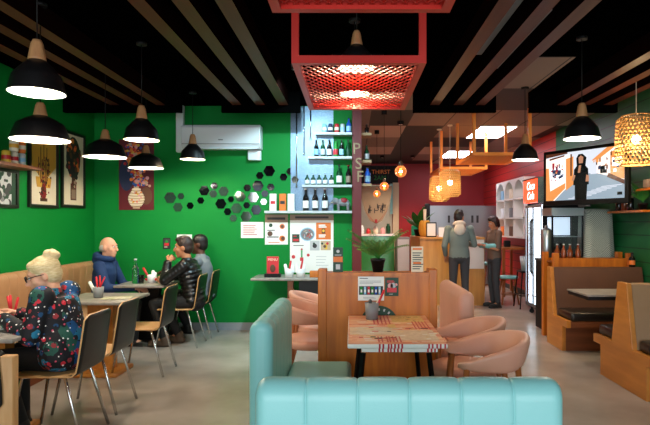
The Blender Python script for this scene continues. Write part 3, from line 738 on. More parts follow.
# shelves on the far side of the red post
for v,l in ((135,'upper beige bracket shelf just right of the red post'),(161.5,'middle beige bracket shelf just right of the red post'),(184.5,'lower beige bracket shelf just right of the red post')):
    z=EYE-(v-CV)*7.45/F
    o=MB().box(.126,.26,-.14,.12,-.035,0).build('bracket_shelf','tan',loc=(0,7.4,z)); tag(o,l,'shelf','bracket shelves by the post')
zz=[EYE-(v-CV)*7.45/F for v in (135,161.5,184.5)]
bottle('bottle','dark green bottle on the middle bracket shelf beside the red post',(.2,7.38,zz[1]),.21,.033,'bottle_green',None,label_m='pale_grey')
bottle('bottle','bright blue square-shouldered bottle on the lower bracket shelf',(.21,7.38,zz[2]),.225,.042,'bottle_blue',None,label_m='light_blue',body=.62)
bottle('bottle','small dark bottle on the upper bracket shelf beside the red post',(.2,7.38,zz[0]),.13,.03,'bottle_dark',None,label_m=None)

# ------------------------------------------------------------------ posters and notices
def poster(name,label,cat,u0,u1,v0,v1,y,draw,mats,group=None,extra=None):
    a=at(u0,v0,y); b=at(u1,v1,y); w=(b.x-a.x)/2; h=(a.z-b.z)
    t=MB().box(-w,w,-.004,0,0,h,0)
    def q(x0,x1,z0,z1,m,k=1): t.box((2*x0-1)*w,(2*x1-1)*w,-.004-.0012*k,-.0038,z0*h,z1*h,m)
    def d(x,z,r,m,k=1,sz=None): 
        n=16; po=[((2*x-1)*w+r*math.cos(2*math.pi*i/n),z*h+(sz or r)*math.sin(2*math.pi*i/n)) for i in range(n)]
        t.prism(po,'Y',-.004-.0012*k,-.0038,m)
    draw(q,d,w,h)
    o=t.build(name,mats,loc=((a.x+b.x)/2,y,b.z)); tag(o,label,cat,group); return o
def lines(q,x0,x1,z0,z1,n,m,seed=1,k=1,fill=.55):
    g=random.Random(seed)
    for i in range(n):
        z=z1-(i+.5)*(z1-z0)/n; hh=(z1-z0)/n*fill/2; q(x0,x0+(x1-x0)*g.uniform(.6,1),z-hh,z+hh,m,k)
YW=7.298
def dr(q,d,w,h): lines(q,.1,.9,.15,.85,6,1,4,1,.35)
poster('notice','white paper notice taped to the green wall below the mirrors','notice',241,263.5,222,238,YW,dr,['white_paper','ink_red'])
def dr(q,d,w,h):
    q(0,1,.74,1,1); lines(q,.1,.9,.8,.93,1,2,2,2,.6); d(.75,.6,.035,3); d(.75,.6,.022,4,2); d(.22,.36,.035,4); d(.75,.2,.04,3); d(.78,.2,.026,4,2); d(.25,.64,.025,5); lines(q,.1,.6,.45,.5,1,2,1); lines(q,.1,.6,.22,.28,1,2,2); lines(q,.15,.85,.05,.09,1,3,3)
poster('menu_poster','menu poster with brown header and small dishes, left of the big menu board','poster',265,288,214.5,244.5,YW,dr,['white_paper','taupe','ink','orange','brown','dark_green'])
def dr(q,d,w,h):
    q(0,1,.9,1,1); lines(q,.12,.9,.92,.98,1,2,2,2,.6)
    d(.4,.66,.1,3,1,.09); d(.4,.66,.088,4,2,.078); 
    g=random.Random(5)
    for i in range(26): a=g.uniform(0,6.28); r=g.uniform(0,.07); d(.4+r*math.cos(a)/(2*w),.66+r*math.sin(a)*.85/h,.009,g.choice([5,6,0,12]),3)
    q(.6,.94,.57,.86,7); lines(q,.66,.88,.77,.83,2,0,3,2,.7); lines(q,.66,.88,.6,.66,2,0,7,2,.7); q(.73,.81,.67,.76,8,2); d(.77,.72,.018,9,3)
    q(.05,.22,.52,.66,10); lines(q,.08,.19,.61,.64,1,6,1,2); q(.07,.2,.54,.58,6,2)
    q(.46,.68,.38,.55,5); d(.57,.46,.03,2,2); d(.55,.5,.015,10,3); q(.7,.94,.38,.55,0); q(.705,.935,.385,.545,12,1.5); d(.8,.45,.02,8,3); q(.8,.86,.4,.5,9,2); d(.86,.5,.018,6,3); d(.74,.5,.015,10,3)
    lines(q,.08,.44,.455,.475,1,2,1); 
    q(.25,.29,.24,.4,11); d(.27,.4,.014,6); d(.08,.27,.025,6); d(.42,.3,.02,6); q(.23,.31,.2,.26,6,2); lines(q,.6,.9,.1,.3,4,5,9,1,.2)
poster('menu_board','large white menu board with dish photos and orange panel, above the wall table','menu board',290,333.5,214.5,272.5,YW-.001,dr,['white_paper','taupe','ink','light_blue','grey','pale_grey','red','orange','brown','yellow','dark_green','bottle_lime','beige'])
def dr(q,d,w,h): q(.08,.92,.06,.94,1); q(.2,.8,.3,.55,2,2); d(.5,.66,.02,3,2); lines(q,.2,.8,.12,.25,1,4,1,2)
poster('sign','small black framed sign with a red emblem above the far table','sign',163,170.5,238,249,YW,dr,['black_paint','dark_grey','red','bottle_lime','cream'])
def dr(q,d,w,h): lines(q,.1,.9,.2,.8,4,1,8,1,.3)
poster('notice','white paper sheet on the wall behind the head of the man in the puffer jacket','notice',177,192,234.5,246,YW,dr,['white_paper','ink'])
# red flower poster: vase and bouquet
def dr(q,d,w,h):
    g=random.Random(2)
    d(.22,.5,.1,1,1,.22); d(.78,.2,.08,2,1,.12)
    q(.4,.6,.02,.06,3,2)
    for i in range(14):
        z=.04+i*.018; r=.1+.085*math.sin(math.pi*min(1,(i+1)/13)); d(.5,z+.02,r*.62,3+(i%2),2+.05*i,.016)
    for i in range(16): d(.5+g.uniform(-.15,.15),g.uniform(.08,.26),.012,g.choice([5,6,7]),3.5)
    q(.43,.57,.29,.42,3,2.4)
    for i in range(260):
        t=g.random(); x=(.68-.62*t+.35*t*t)+g.gauss(0,.11); z=.34+.6*t
        d(min(.95,max(.05,x)),z,g.uniform(.008,.024),g.choice([5,6,7,8,9,5,3]),3+g.random()*2)
poster('flower_poster','maroon poster of a patterned vase with a colourful bouquet on the back wall','poster',119,154,139.5,210,YW,dr,['maroon','navy','brown','beige','cream','orange','pink','yellow','red','blue'])
# framed pictures on the left wall
def lframe(name,label,u0,u1,z0,z1,draw,mats,group=None):
    ya=3.45*F/(CU-u0); yb_=3.45*F/(CU-u1); w=(yb_-ya)/2; h=z1-z0
    t=thing(name,label,'picture',(-3.45,(ya+yb_)/2,z0),R(90),group)
    MB().box(-w,w,-.03,-.002,0,.035).box(-w,w,-.03,-.002,h-.035,h).box(-w,-w+.035,-.03,-.002,.035,h-.035).box(w-.035,w,-.03,-.002,.035,h-.035).build('frame','dark_frame',t)
    s=MB(); s.box(-w+.035,w-.035,-.014,-.004,.035,h-.035,0)
    def q(x0,x1,a,b,m,k=1): s.box((2*x0-1)*(w-.04),(2*x1-1)*(w-.04),-.014-.0012*k,-.0138,a*h,b*h,m)
    def d(x,z,r,m,k=1,sz=None):
        n=18; s.prism([((2*x-1)*(w-.04)+r*math.cos(2*math.pi*i/n),z*h+(sz or r)*math.sin(2*math.pi*i/n)) for i in range(n)],'Y',-.014-.0012*k,-.0138,m)
    draw(q,d,w,h); s.build('print',mats,t); return t
def dr(q,d,w,h):
    for i in range(30):
        z=.36+i*.018; hw=.5*min(1,.25+(z-.36)*5) if z<.52 else .5
        q(.5-hw,.5+hw,z,z+.0185,1)
    for i in range(12): q(.5-.16-.3*(1-i/12)**.5*.5,.5+.16+.3*(1-i/12)**.5*.5,.36-.018*i+.0,.36-.018*(i-1),1,1) if i<7 else None
    for x,z0,z1 in ((.5,.3,.92),(.38,.3,.75),(.62,.3,.75),(.3,.4,.62),(.7,.4,.62),(.44,.2,.6),(.56,.2,.6)): q(x-.012,x+.012,z0,z1,2,2)
    g=random.Random(8)
    for i in range(60): q(*(lambda x:(x,x+g.uniform(.02,.05)))(.5+g.gauss(0,.1)),*(lambda z:(z,z+g.uniform(.01,.04)))(g.uniform(.12,.62)),g.choice([2,3,4]),2.5)
    d(.5,.2,.05,4,2,.09); q(.36,.64,.08,.12,2,2)
lframe('framed_picture','black-framed picture with golden fan-like vase, left of two on the green wall',27,56.5,1.6,2.5,dr,['cream','gold','brown','ink','deep_red'],'framed prints on the left wall')
def dr(q,d,w,h):
    d(.5,.66,.17,1,1,.26)
    g=random.Random(4)
    for i in range(60):
        a=g.uniform(0,6.28); r=g.random()**.5; d(.5+.36*r*math.cos(a),.64+.26*r*math.sin(a),g.uniform(.015,.035),g.choice([1,1,2,3,4,5]),2+g.random())
    q(.42,.58,.33,.4,2,3); q(.36,.64,.1,.34,2,2); q(.4,.6,.12,.24,6,2.5)
    for i in range(14): d(g.uniform(.38,.62),g.uniform(.26,.34),.018,g.choice([0,3,2]),3)
lframe('framed_picture','black-framed picture with a dark bouquet in a vase, right of two on the green wall',60,83.5,1.62,2.55,dr,['cream','ink','brown','deep_red','dark_green','orange','taupe'],'framed prints on the left wall')
def dr(q,d,w,h):
    g=random.Random(14)
    for i in range(90): d(g.uniform(.0,.85),g.uniform(.06,.94),g.uniform(.015,.05),g.choice([1,2,3,0,1]),1+g.random())
    q(.88,1,.04,.96,1,2.5)
lframe('wall_print','dark leafy print on the left wall directly below the can shelf',-24,16.5,1.58,1.97,dr,['pale_grey','dark_green','grey','dark_grey'])
o=MB().box(-3.45,-3.2,4.6,5.62,-.03,0).build('wall_shelf','brown_wood',loc=(0,0,2.0)); tag(o,'dark red-brown wall shelf on the left wall holding cans','shelf')
gi=0
for r_,y,x,zb in ((0,5.32,-3.3,0),(0,5.44,-3.3,0),(0,5.2,-3.3,0),(1,5.32,-3.3,.125),(1,5.44,-3.3,.125)):
    lab=['lower middle can with pale label','lower can nearest the shelf end','lower can at the left edge of the photo','upper can stacked to the left','upper can stacked at the shelf end'][gi]
    can(lab+' on the left wall shelf',(x,y,2.0+zb),.122,.04,['cream','pale_grey','yellow','cream','orange'][gi],['red','light_blue','red','gold','cream'][gi],'cans on the left wall shelf'); gi+=1
# ------------------------------------------------------------------ things on tables
def tumbler(label,loc,r,h,mt,items,group=None,cat='cutlery holder',name='cutlery_holder',taper=.85):
    t=thing(name,label,cat,loc,0,group)
    MB().lathe([(r*taper,0),(r,h),(r*.93,h),(r*taper*.9,.006),(0,.006)],n=20).build('cup',mt,t)
    for nm,p0,p1,rr,m in items: MB().cap(p0,p1,rr,rr,8).build(nm,m,t)
    return t
tumbler('dark metal cutlery tumbler with red sachets on the patterned table',(.14,3.84,.7522),.05,.115,'grey',
   [('sauce_stick',(.01,0,.03),(.085,-.01,.2),.008,'red'),('sauce_stick',(.0,.01,.03),(.06,.01,.16),.007,'cream'),('pepper_grinder',(-.01,.01,.03),(-.012,.01,.125),.012,'dark_grey')])
tumbler('glass tumbler of red-handled cutlery on the middle banquette table',(-2.42,5.2,.72),.05,.1,'grey_plastic',
   [('red_handle',(.0,0,.03),(-.02,0,.19),.009,'red'),('red_handle',(.02,0,.03),(.01,.01,.2),.009,'red'),('red_handle',(-.02,.01,.03),(.06,.0,.19),.008,'red'),('paper_napkin',(-.02,-.01,.04),(-.08,0,.14),.016,'white_paper')])
tumbler('red cutlery holder at the edge of the nearest banquette table',(-2.42,3.88,.72),.045,.09,'deep_red',
   [('red_handle',(0,0,.03),(-.03,0,.18),.009,'red'),('red_handle',(.01,0,.03),(.03,.02,.17),.009,'red'),('red_handle',(-.01,.01,.03),(.0,-.02,.19),.009,'red')])
tumbler('white bucket with red sauce bottle on the far banquette table',(-2.385,6.5,.72),.055,.095,'white_plastic',
   [('sauce_bottle',(-.02,0,.03),(-.1,0,.17),.014,'red'),('paper_napkin',(.0,.01,.04),(.01,.01,.13),.02,'white_paper'),('paper_napkin',(.03,.0,.04),(.04,.0,.11),.018,'white_paper'),('red_lid',(.055,-.03,.04),(.06,-.03,.045),.014,'red'),('red_lid',(-.055,-.03,.04),(-.06,-.03,.045),.014,'red')])
bottle('water_bottle','clear glass water bottle standing on the far banquette table',(-2.55,6.42,.72),.29,.038,'glass',None,label_m=None,cap='pale_grey')
o=MB().lathe([(.028,0),(.034,.1),(.031,.1),(.026,.006),(0,.006)],n=18).build('water_glass','glass',loc=(-2.475,6.4,.72)); tag(o,'clear drinking glass beside the water bottle on the far table','glass')
o=MB().rbox(-.13,.13,-.1,.1,0,.006,.002,1).build('folded_menu',mat('menu_print','a9ad7c',.5,col2='d8d2c0',scale=22),loc=(-2.22,5.15,.72),rot=(0,0,R(12))); tag(o,'green and white folded menu lying on the middle banquette table','menu')
# stack of sachets near left
t=thing('sachet_box','white tray of red and yellow printed sachets on the nearest table','sachets',(-2.60,3.78,.72))
MB().box(-.08,.08,-.08,.08,0,.04).build('tray','white_paper',t)
s=MB(); g=random.Random(6)
for i in range(16): s.obox((g.uniform(-.06,.06),g.uniform(-.06,.06),.05+.004*i),(.06,.045,.006),Euler((g.uniform(-.3,.3),g.uniform(-.3,.3),g.uniform(0,3))).to_matrix(),g.choice([0,1,2]))
s.build('sachets',['cream','red','yellow'],t)
o=MB().lathe([(.05,0),(.09,.012),(.105,.018),(.1,.022),(0,.012)],n=24).build('plate','white_paint',loc=(-2.36,3.55,.72)); tag(o,'white plate in front of the woman on the nearest table','plate')
# wall table items
t=thing('menu_stand','red table card with a dark picture standing on the wall table','menu stand',(-1.0,6.88,.75))
MB().box(-.075,.075,-.006,.006,.03,.26,0).build('card','red',t); MB().box(-.1,.1,-.05,.05,0,.045).build('stand_box','black_paint',t)
MB().ell((0,-.008,.11),(.035,.004,.05)).build('picture','brown',t); text('MENU',.045,'cream',(0,-.0075,.22),(R(90),0,0),t)
for i,(x,l) in enumerate(((-.79,'white bucket of cutlery on the wall table, beside the red card'),(-.645,'white bucket of cutlery on the wall table, nearer the partition'))):
    tumbler(l,(x,6.86,.75),.06,.11,'white_plastic',[('red_handle',(-.01,0,.04),(.02,0,.2),.012,'red'),('paper_napkin',(-.03,.01,.05),(-.05,.0,.15),.02,'white_paper'),('paper_napkin',(.03,.0,.05),(.045,.0,.14),.018,'white_paper')],'buckets on the wall table')
o=MB().rbox(-.1,.1,-.05,.05,0,.08,.006).build('wood_tray','orange_wood',loc=(-.43,6.88,.75)); tag(o,'small wooden tray at the right of the wall table','tray')
# partition top
PZ=1.06
t=thing('counter_card','dark green table card with orange band on the left of the partition','sign',(-.105,4.09,PZ))
MB().box(-.037,.037,-.006,.006,0,.185).build('card','dark_green',t); MB().box(-.035,.035,-.0075,-.006,.075,.115).build('band','orange',t)
s=MB(); s.box(-.016,.016,-.0075,-.006,.02,.058,0); s.box(-.025,.025,-.0075,-.006,.125,.13,0); s.disc((0,-.007,.155),.012,'Y',.002,16,0); s.build('print','pale_grey',t)
t=thing('counter_card','white and yellow price card on the right of the partition','sign',(.49,4.1,PZ))
MB().box(-.045,.045,-.005,.005,0,.19).build('card','cream',t); s=MB()
for i in range(8): s.box(-.035,.02+.012*(i%3),-.0065,-.005,.02+i*.017,.027+i*.017,0)
s.box(-.035,.035,-.0065,-.005,.165,.18,1); s.box(-.03,.03,-.0066,-.005,.06,.075,1); s.build('print',['ink','orange'],t)
# posters on the partition front
def dr(q,d,w,h):
    lines(q,.06,.55,.9,.95,1,1,1); lines(q,.06,.9,.68,.84,3,6,2,1,.25); q(.04,.96,.24,.6,1)
    for i,m in enumerate((2,3,4,2,5,3)): q(.09+i*.14,.17+i*.14,.26,.58,m,2); q(.1+i*.14,.16+i*.14,.34,.46,0,3)
    lines(q,.2,.8,.08,.16,2,6,3,1,.3)
poster('drinks_poster','white drinks poster with a row of bottles on the partition front','poster',358,384,276.5,300.5,4.0395,dr,['white_paper','ink','bottle_lime','light_blue','red','bottle_blue','grey'])
def dr(q,d,w,h): lines(q,.15,.85,.72,.85,2,1,3,1,.6); q(.15,.85,.2,.45,1); d(.4,.56,.02,3); d(.6,.57,.02,2); d(.82,.62,.01,3); lines(q,.3,.7,.08,.13,1,2,4)
poster('green_poster','small dark green poster with red print on the partition front','poster',385,398.5,277.5,296,4.0395,dr,['dark_green','red','pale_grey','pink'])
# potted plant
def fern(label,name,loc,potr,poth,n,L,mt,seed,spread=1.0,kind='frond'):
    t=thing(name,label,'plant',loc); g=random.Random(seed)
    MB().lathe([(potr*.72,0),(potr,poth),(potr*1.08,poth),(potr*1.08,poth-.02),(potr*.98,poth-.02)] if False else [(potr*.72,0),(potr,poth-.02),(potr*1.08,poth-.02),(potr*1.08,poth),(potr*.9,poth),(potr*.85,poth-.015),(0,poth-.015)],n=20).build('pot','black_paint',t)
    lf=MB(); st=MB()
    for i in range(n):
        a=2*math.pi*i/n+g.uniform(-.3,.3); l=L*g.uniform(.7,1.1); up=g.uniform(.65,1.35); pts=[]
        for k in range(9):
            q=k/8; rr=l*q*math.cos(up*(1-q*.75))*spread; zz=poth+l*(math.sin(up)*q*1.15-.36*q*q*(1.1-up*.4))
            pts.append(Vector((rr*math.cos(a),rr*math.sin(a),zz)))
        st.tube(pts,[.004*(1-.8*k/8)+.0008 for k in range(9)],5)
        side=Vector((-math.sin(a),math.cos(a),0))
        if kind=='frond':
            for k in range(2,9):
                for sd in (-1,1):
                    for sub in (0,.5):
                        kk=k-sub; i0=int(kk); fr_=kk-i0; b0=pts[i0] if fr_==0 else pts[i0-0].lerp(pts[min(i0+1,8)],fr_)
                        d=(pts[min(i0+1,8)]-pts[i0-1]).normalized()
                        ll=.085*math.sin(math.pi*min(.95,(kk/8)*.8+.18))*L/.3
                        tip=b0+(side*sd*.85+d*.6).normalized()*ll+Vector((0,0,-.015)); mid=b0.lerp(tip,.45); wv=d*.0055*L/.3
                        lf.add([b0,mid-wv,tip,mid+wv],[(0,1,2,3)],0)
        else:
            w_=.05*L/.3; vs=[]
            for k,p in enumerate(pts):
                ww=w_*math.sin(math.pi*min(1,max(.04,(k-1)/7.2)))**.8 if k>1 else .003
                vs+= [p+side*ww-Vector((0,0,ww*.25)),p,p-side*ww-Vector((0,0,ww*.25))]
            lf.add(vs,[(3*k+j,3*k+j+1,3*k+j+4,3*k+j+3) for k in range(8) for j in (0,1)],0,True)
    st.build('stems','leaf',t); lf.build('leaves',mt,t,fix=False)
    return t
fern('feathery green pot plant in a black pot on top of the partition','potted_plant',(.195,4.10,PZ),.052,.10,20,.25,'leaf_light',5,.95)
# ------------------------------------------------------------------ television
c=(at(543.3,150.7,7.15)+at(544,204.5,7.15)+at(628,141,6.15)+at(628,206,6.15))/4
dirx=(at(628,170,6.15)-at(543.5,170,7.15)); W=dirx.length; ang=math.atan2(dirx.y,dirx.x); Hh=.70
t=thing('television','large black wall-bracketed television showing a woman standing in a street of stalls','television',(c.x,c.y,c.z-Hh/2),ang)
MB().rbox(-W/2,W/2,0,.06,0,Hh,.008,2).build('casing','black_paint',t)
scn={'sky':('c4c8d2',1.2),'wall':('f0d8cc',1.4),'wood':('d98a4a',1.1),'floor':('8fa0ae',1.0),'dark':('0c1216',.25),'red':('b02a3c',.7),'blue':('3a4a6a',.6),'white':('ffffff',1.6),'skin':('c48a6a',.8),'brown':('6a3a26',.6)}
for k,(cc,e) in scn.items(): mat('screen_'+k,'050505',.25,emit=cc,estr=e*1.15)
SM=['screen_'+k for k in scn]; ix={k:i for i,k in enumerate(scn)}
s=MB(); a0,a1,b0,b1=-W/2+.045,W/2-.045,.06,Hh-.04
def sp(poly,m,k): s.prism([(a0+(a1-a0)*x,b0+(b1-b0)*z) for x,z in poly],'Y',-.001-.0006*k,.004,ix[m])
sp([(0,0),(1,0),(1,1),(0,1)],'sky',0); sp([(0,0),(1,0),(1,.35),(.66,.52),(.55,.52),(.33,.3),(.1,0)],'floor',1)
sp([(0,0),(.12,0),(.34,.34),(.34,.95),(0,.9)],'wall',2); sp([(0,0),(.1,0),(.28,.28),(.28,.4),(.08,.28),(.06,.75),(0,.75)],'red',2.2) if False else None
sp([(.28,.2),(.38,.32),(.38,.9),(.28,.86)],'wood',3); sp([(.06,.25),(.26,.38),(.26,.72),(.08,.7)],'white',3); sp([(.09,.5),(.23,.55),(.23,.64),(.09,.66)],'blue',4); sp([(.09,.66),(.12,.66),(.12,.8),(.09,.8)],'red',5); sp([(.14,.6),(.17,.6),(.17,.76),(.14,.76)],'red',5); sp([(.19,.45),(.25,.5),(.25,.56),(.17,.5)],'blue',5)
sp([(.05,.86),(.26,.92),(.26,.95),(.05,.9)],'brown',4)
sp([(0,0),(.1,0),(.27,.25),(.27,.36),(.06,.2),(.04,.7),(0,.7)],'wood',4)
sp([(1,.35),(.8,.45),(.66,.52),(.66,.72),(.84,1),(1,1)],'wall',2); sp([(.62,.78),(.8,1),(.9,1),(.64,.72)],'wood',3); sp([(.84,.42),(1,.36),(1,.98),(.84,.9)],'wood',3); sp([(.86,.62),(.98,.62),(.98,.8),(.86,.78)],'white',4)
sp([(.8,.42),(1,.26),(1,.34),(.82,.5)],'brown',5); sp([(.72,.5),(.8,.5),(.8,.66),(.72,.64)],'dark',4); sp([(.6,.5),(.68,.5),(.68,.8),(.6,.75)],'sky',3)
# presenter
sp([(.40,0),(.55,0),(.56,.3),(.40,.3)],'dark',6); sp([(.38,.3),(.58,.3),(.57,.62),(.52,.72),(.44,.72),(.39,.62)],'dark',6.2); sp([(.43,.6),(.53,.6),(.55,.85),(.5,.93),(.45,.93),(.42,.85)],'dark',6.4); sp([(.455,.74),(.505,.74),(.512,.86),(.48,.9),(.45,.86)],'skin',7); sp([(.44,.55),(.47,.55),(.485,.7),(.455,.7)],'skin',7); sp([(.36,.4),(.39,.4),(.41,.5),(.38,.52)],'skin',7); sp([(.54,.36),(.58,.36),(.58,.48),(.55,.5)],'skin',7)
gt=random.Random(31)
for i in range(26):
    x=gt.uniform(.07,.24); z=.36+x*.4+gt.uniform(0,.3); sp([(x,z),(x+gt.uniform(.008,.025),z),(x+.02,z+gt.uniform(.02,.06)),(x,z+.04)],gt.choice(['blue','red','brown','white','sky','wood']),5.5)
for i in range(18):
    x=gt.uniform(.66,.97); z=gt.uniform(.5,.86); w_=gt.uniform(.01,.03); sp([(x,z),(x+w_,z),(x+w_,z+gt.uniform(.03,.1)),(x,z+.06)],gt.choice(['brown','wood','white','blue','skin']),5.5)
for i in range(8):
    x=.3+i*.06; sp([(x,.02+.03*i),(x+.25,.04+.03*i),(x+.26,.055+.03*i),(x+.02,.035+.03*i)],'sky',1.5)
sp([(.7,.14),(.95,.0),(1,0),(1,.1),(.8,.2)],'dark',1.2) if False else None
sp([(.0,.92),(.3,.97),(.3,1),(0,1)],'brown',4); sp([(.34,.5),(.36,.5),(.36,.95),(.34,.95)],'brown',4)
sp([(.92,.06),(.975,.06),(.975,.12),(.92,.12)],'dark',6)
s.build('screen',SM,t)
MB().box(-.1,.1,.06,.12,.2,.5).build('mount_plate','black_metal',t)
MB().rbox(-.08,.08,.02,.05,-.03,.0,.004,1).build('sensor_bar','dark_grey',t)
wallp=Vector((3.46-c.x,0,0)); inv=Matrix.Rotation(-ang,3,'Z')
b=inv@Vector((3.455-c.x,.25,0)); MB().bar((0,.09,.35),(b.x,b.y,.35),.05,.06).build('wall_arm','black_metal',t)
# ------------------------------------------------------------------ fridge
t=thing('drinks_fridge','tall two-door glass drinks fridge with a glowing orange-red header sign','fridge',(3.12,8.4,0))
x0=-.32; y0,y1=-.36,.36
MB().box(x0+.02,.32,y0,y0+.03,.12,1.9).box(x0+.02,.32,y1-.03,y1,.12,2.0).box(.29,.32,y0,y1,.12,2.0).box(x0+.02,.32,y0,y1,.12,.16).box(x0+.06,.32,y0,y1,1.72,2.11).build('cabinet','black_paint',t)
mat('fridge_light','ffffff',.4,emit='dcefff',estr=3.5)
MB().box(x0+.03,.28,y0+.04,y1-.04,.17,1.71).build('lit_interior','fridge_light',t)
sh=MB(); g=random.Random(3)
for k in range(4):
    sh.box(x0+.0,x0+.03,y0+.035,y1-.035,.3+k*.32,.31+k*.32,0)
sh.build('shelf','white_paint',t)
for sy,(ya,yb2) in enumerate(((y0,-.003),(.003,y1))):
    d=MB(); d.box(x0-.012,x0+.0,ya,ya+.025,.14,1.71).box(x0-.012,x0+.0,yb2-.025,yb2,.14,1.71).box(x0-.012,x0+.0,ya+.025,yb2-.025,.14,.19).box(x0-.012,x0+.0,ya+.025,yb2-.025,1.67,1.71)
    do=d.build('door','steel',t); MB().box(x0-.008,x0-.004,ya+.025,yb2-.025,.19,1.67).build('pane','glass',do)
    yy=(-.035 if sy==0 else .035); MB().tube([(x0-.012,yy,.65),(x0-.045,yy,.7),(x0-.045,yy,1.45),(x0-.012,yy,1.5)],.011,8).build('handle','dark_grey',do)
mat('sign_glow','d8401c',.4,emit='f0502a',estr=1.6); mat('sign_white','ffffff',.4,emit='ffffff',estr=2.2)
hd=MB().rbox(x0-.05,x0+.05,y0+.01,y1-.01,1.75,2.10,.01,2).build('header_sign','sign_glow',t)
MB().box(x0-.06,x0+.06,y0-.005,y0+.01,1.73,2.12).box(x0-.06,x0+.06,y0,y1,2.10,2.12).build('sign_trim','chrome',t)
text('Coca',.17,'sign_white',(x0-.051,0,2.0),(R(90),0,R(-90)),t,shear=.3); text('Cola',.17,'sign_white',(x0-.051,0,1.85),(R(90),0,R(-90)),t,shear=.3)
for sx in (-.25,.25):
    for sy in (-.3,.3):
        MB().lathe([(.035,-.015),(.035,.015)],(sx,sy,.036),16,0,True,Matrix.Rotation(R(90),3,'X')).box(sx-.012,sx+.012,sy-.012,sy+.012,.05,.12).build('caster','rubber',t)
# ------------------------------------------------------------------ service side table with display behind the planter
t=thing('side_counter','dark side counter along the right wall behind the reddish planter','counter',(2.98,7.3,0))
MB().box(-.42,.44,-.26,.3,.0,.92).build('body','black_paint',t); MB().box(-.43,.45,-.27,.31,.92,.95).build('worktop','dark_grey',t)
t=thing('glass_display','small glass display cabinet with steel top standing on the side counter','display cabinet',(2.80,7.25,.95))
MB().box(-.2,.2,-.17,.17,0,.05).build('base','black_metal',t); MB().box(-.21,.21,-.18,.18,.58,.68).build('top','steel',t)
for x in (-.195,.195):
    for y in (-.165,.165): MB().box(x-.01,x+.01,y-.01,y+.01,.05,.58).build('corner_post','black_metal',t)
MB().box(-.185,.185,-.17,-.165,.05,.58).build('glass_front','glass',t)
MB().box(-.18,.18,-.15,.15,.3,.31).build('shelf','steel',t)
mat('display_light','ffffff',.4,emit='cfe8ff',estr=.9); MB().box(-.15,.15,.13,.14,.32,.56).build('light_box','display_light',t)
o=MB().lathe([(.06,0),(.065,.01),(.065,.38),(.05,.41),(.02,.42),(.02,.45),(0,.455)],n=20).build('steel_urn','steel',loc=(2.54,7.12,.95)); tag(o,'steel drinks urn at the left end of the side counter','urn')
# draped cloth over a machine
t=thing('covered_machine','machine under a checked grey-green cloth on the side counter','covered machine',(3.22,7.22,.95))
m=mat('check_cloth','8f9a8c',.9)
nt,bb,N,L=nodes_of(m); tc=N('ShaderNodeTexCoord'); ck=N('ShaderNodeTexChecker'); ck.inputs['Scale'].default_value=75; ck.inputs[1].default_value=rgb('7f897f'); ck.inputs[2].default_value=rgb('b9bcae'); L(tc.outputs['Object'],ck.inputs['Vector']); L(ck.outputs['Color'],bb.inputs['Base Color'])
cl=MB(); K=40; rows=[(0,.66,.2),(.5,.67,.6),(.9,.66,1),(1.0,.6,1.05),(1.03,.4,1.07),(1.07,.2,1.1),(1.12,.03,1.15)]
vs=[]
for (f,z,g2) in rows:
    for j in range(K):
        a=2*math.pi*j/K; ex=.19*math.copysign(abs(math.cos(a))**.5,math.cos(a)); ey=.15*math.copysign(abs(math.sin(a))**.5,math.sin(a))
        rip=1+.05*math.sin(a*9)*max(0,(.66-z))*1.3
        vs.append((ex*f*rip,ey*f*rip,z))
cl.add(vs,[(i*K+j,i*K+(j+1)%K,(i+1)*K+(j+1)%K,(i+1)*K+j) for i in range(6) for j in range(K)],0,True); cl.add(vs[:K],[tuple(range(K))])
cl.build('cloth','check_cloth',t); MB().rbox(-.15,.15,-.11,.11,0,.63,.02).build('machine','dark_grey',t)
for x,l in ((2.56,'first from the left'),(2.64,'second from the left'),(2.72,'third from the left'),(2.82,'rightmost')):
    bottle('sauce_bottle','amber sauce bottle with pale neck, '+l+' of four on the planter',(x,6.80,.96),.21,.032,'bottle_amber','sauce bottles on the planter',label_m=None,cap='pale_grey')
bottle('sauce_bottle','dark squeeze bottle with orange label on top of the far booth seat',(3.35,6.52,.91),.17,.035,'bottle_dark',None,label_m='orange')
# right wall shelves
for z,y0_,y1_,l in ((1.58,6.1,6.95,'lower reddish wall shelf on the right green wall holding jars'),(1.82,5.6,6.3,'upper reddish wall shelf at the right edge of the photo')):
    o=MB().box(-.2,0,y0_,y1_,-.025,0).build('wall_shelf','orange_wood',loc=(3.455,0,z)); tag(o,l,'shelf','shelves on the right wall')
for i,(y,mt,h,l) in enumerate(((6.82,'bottle_dark',.2,'dark jar with pale lid at the far end'),(6.68,'bottle_amber',.22,'amber jar in the middle'),(6.54,'bottle_dark',.18,'short dark jar at the near end'))):
    t=thing('jar',l+' of the lower right wall shelf','jar',(3.34,y,1.58),0,'jars on the right wall')
    MB().lathe([(.035,0),(.04,.01),(.04,h*.75),(.03,h*.85)],n=16).build('glass_body',mt,t); MB().lathe([(.032,h*.85),(.032,h),(0,h+.002)],n=14).build('lid','beige',t)
o=MB().rbox(-.07,.07,-.05,.05,0,.1,.01).build('tea_tin','taupe',loc=(3.35,6.1,1.82)); tag(o,'small taupe tin on the upper right wall shelf','tin')
fern('trailing green plant in a dark pot on the lower right shelf','trailing_plant',(3.33,6.24,1.58),.05,.08,14,.34,'leaf',9,.5,'blade')
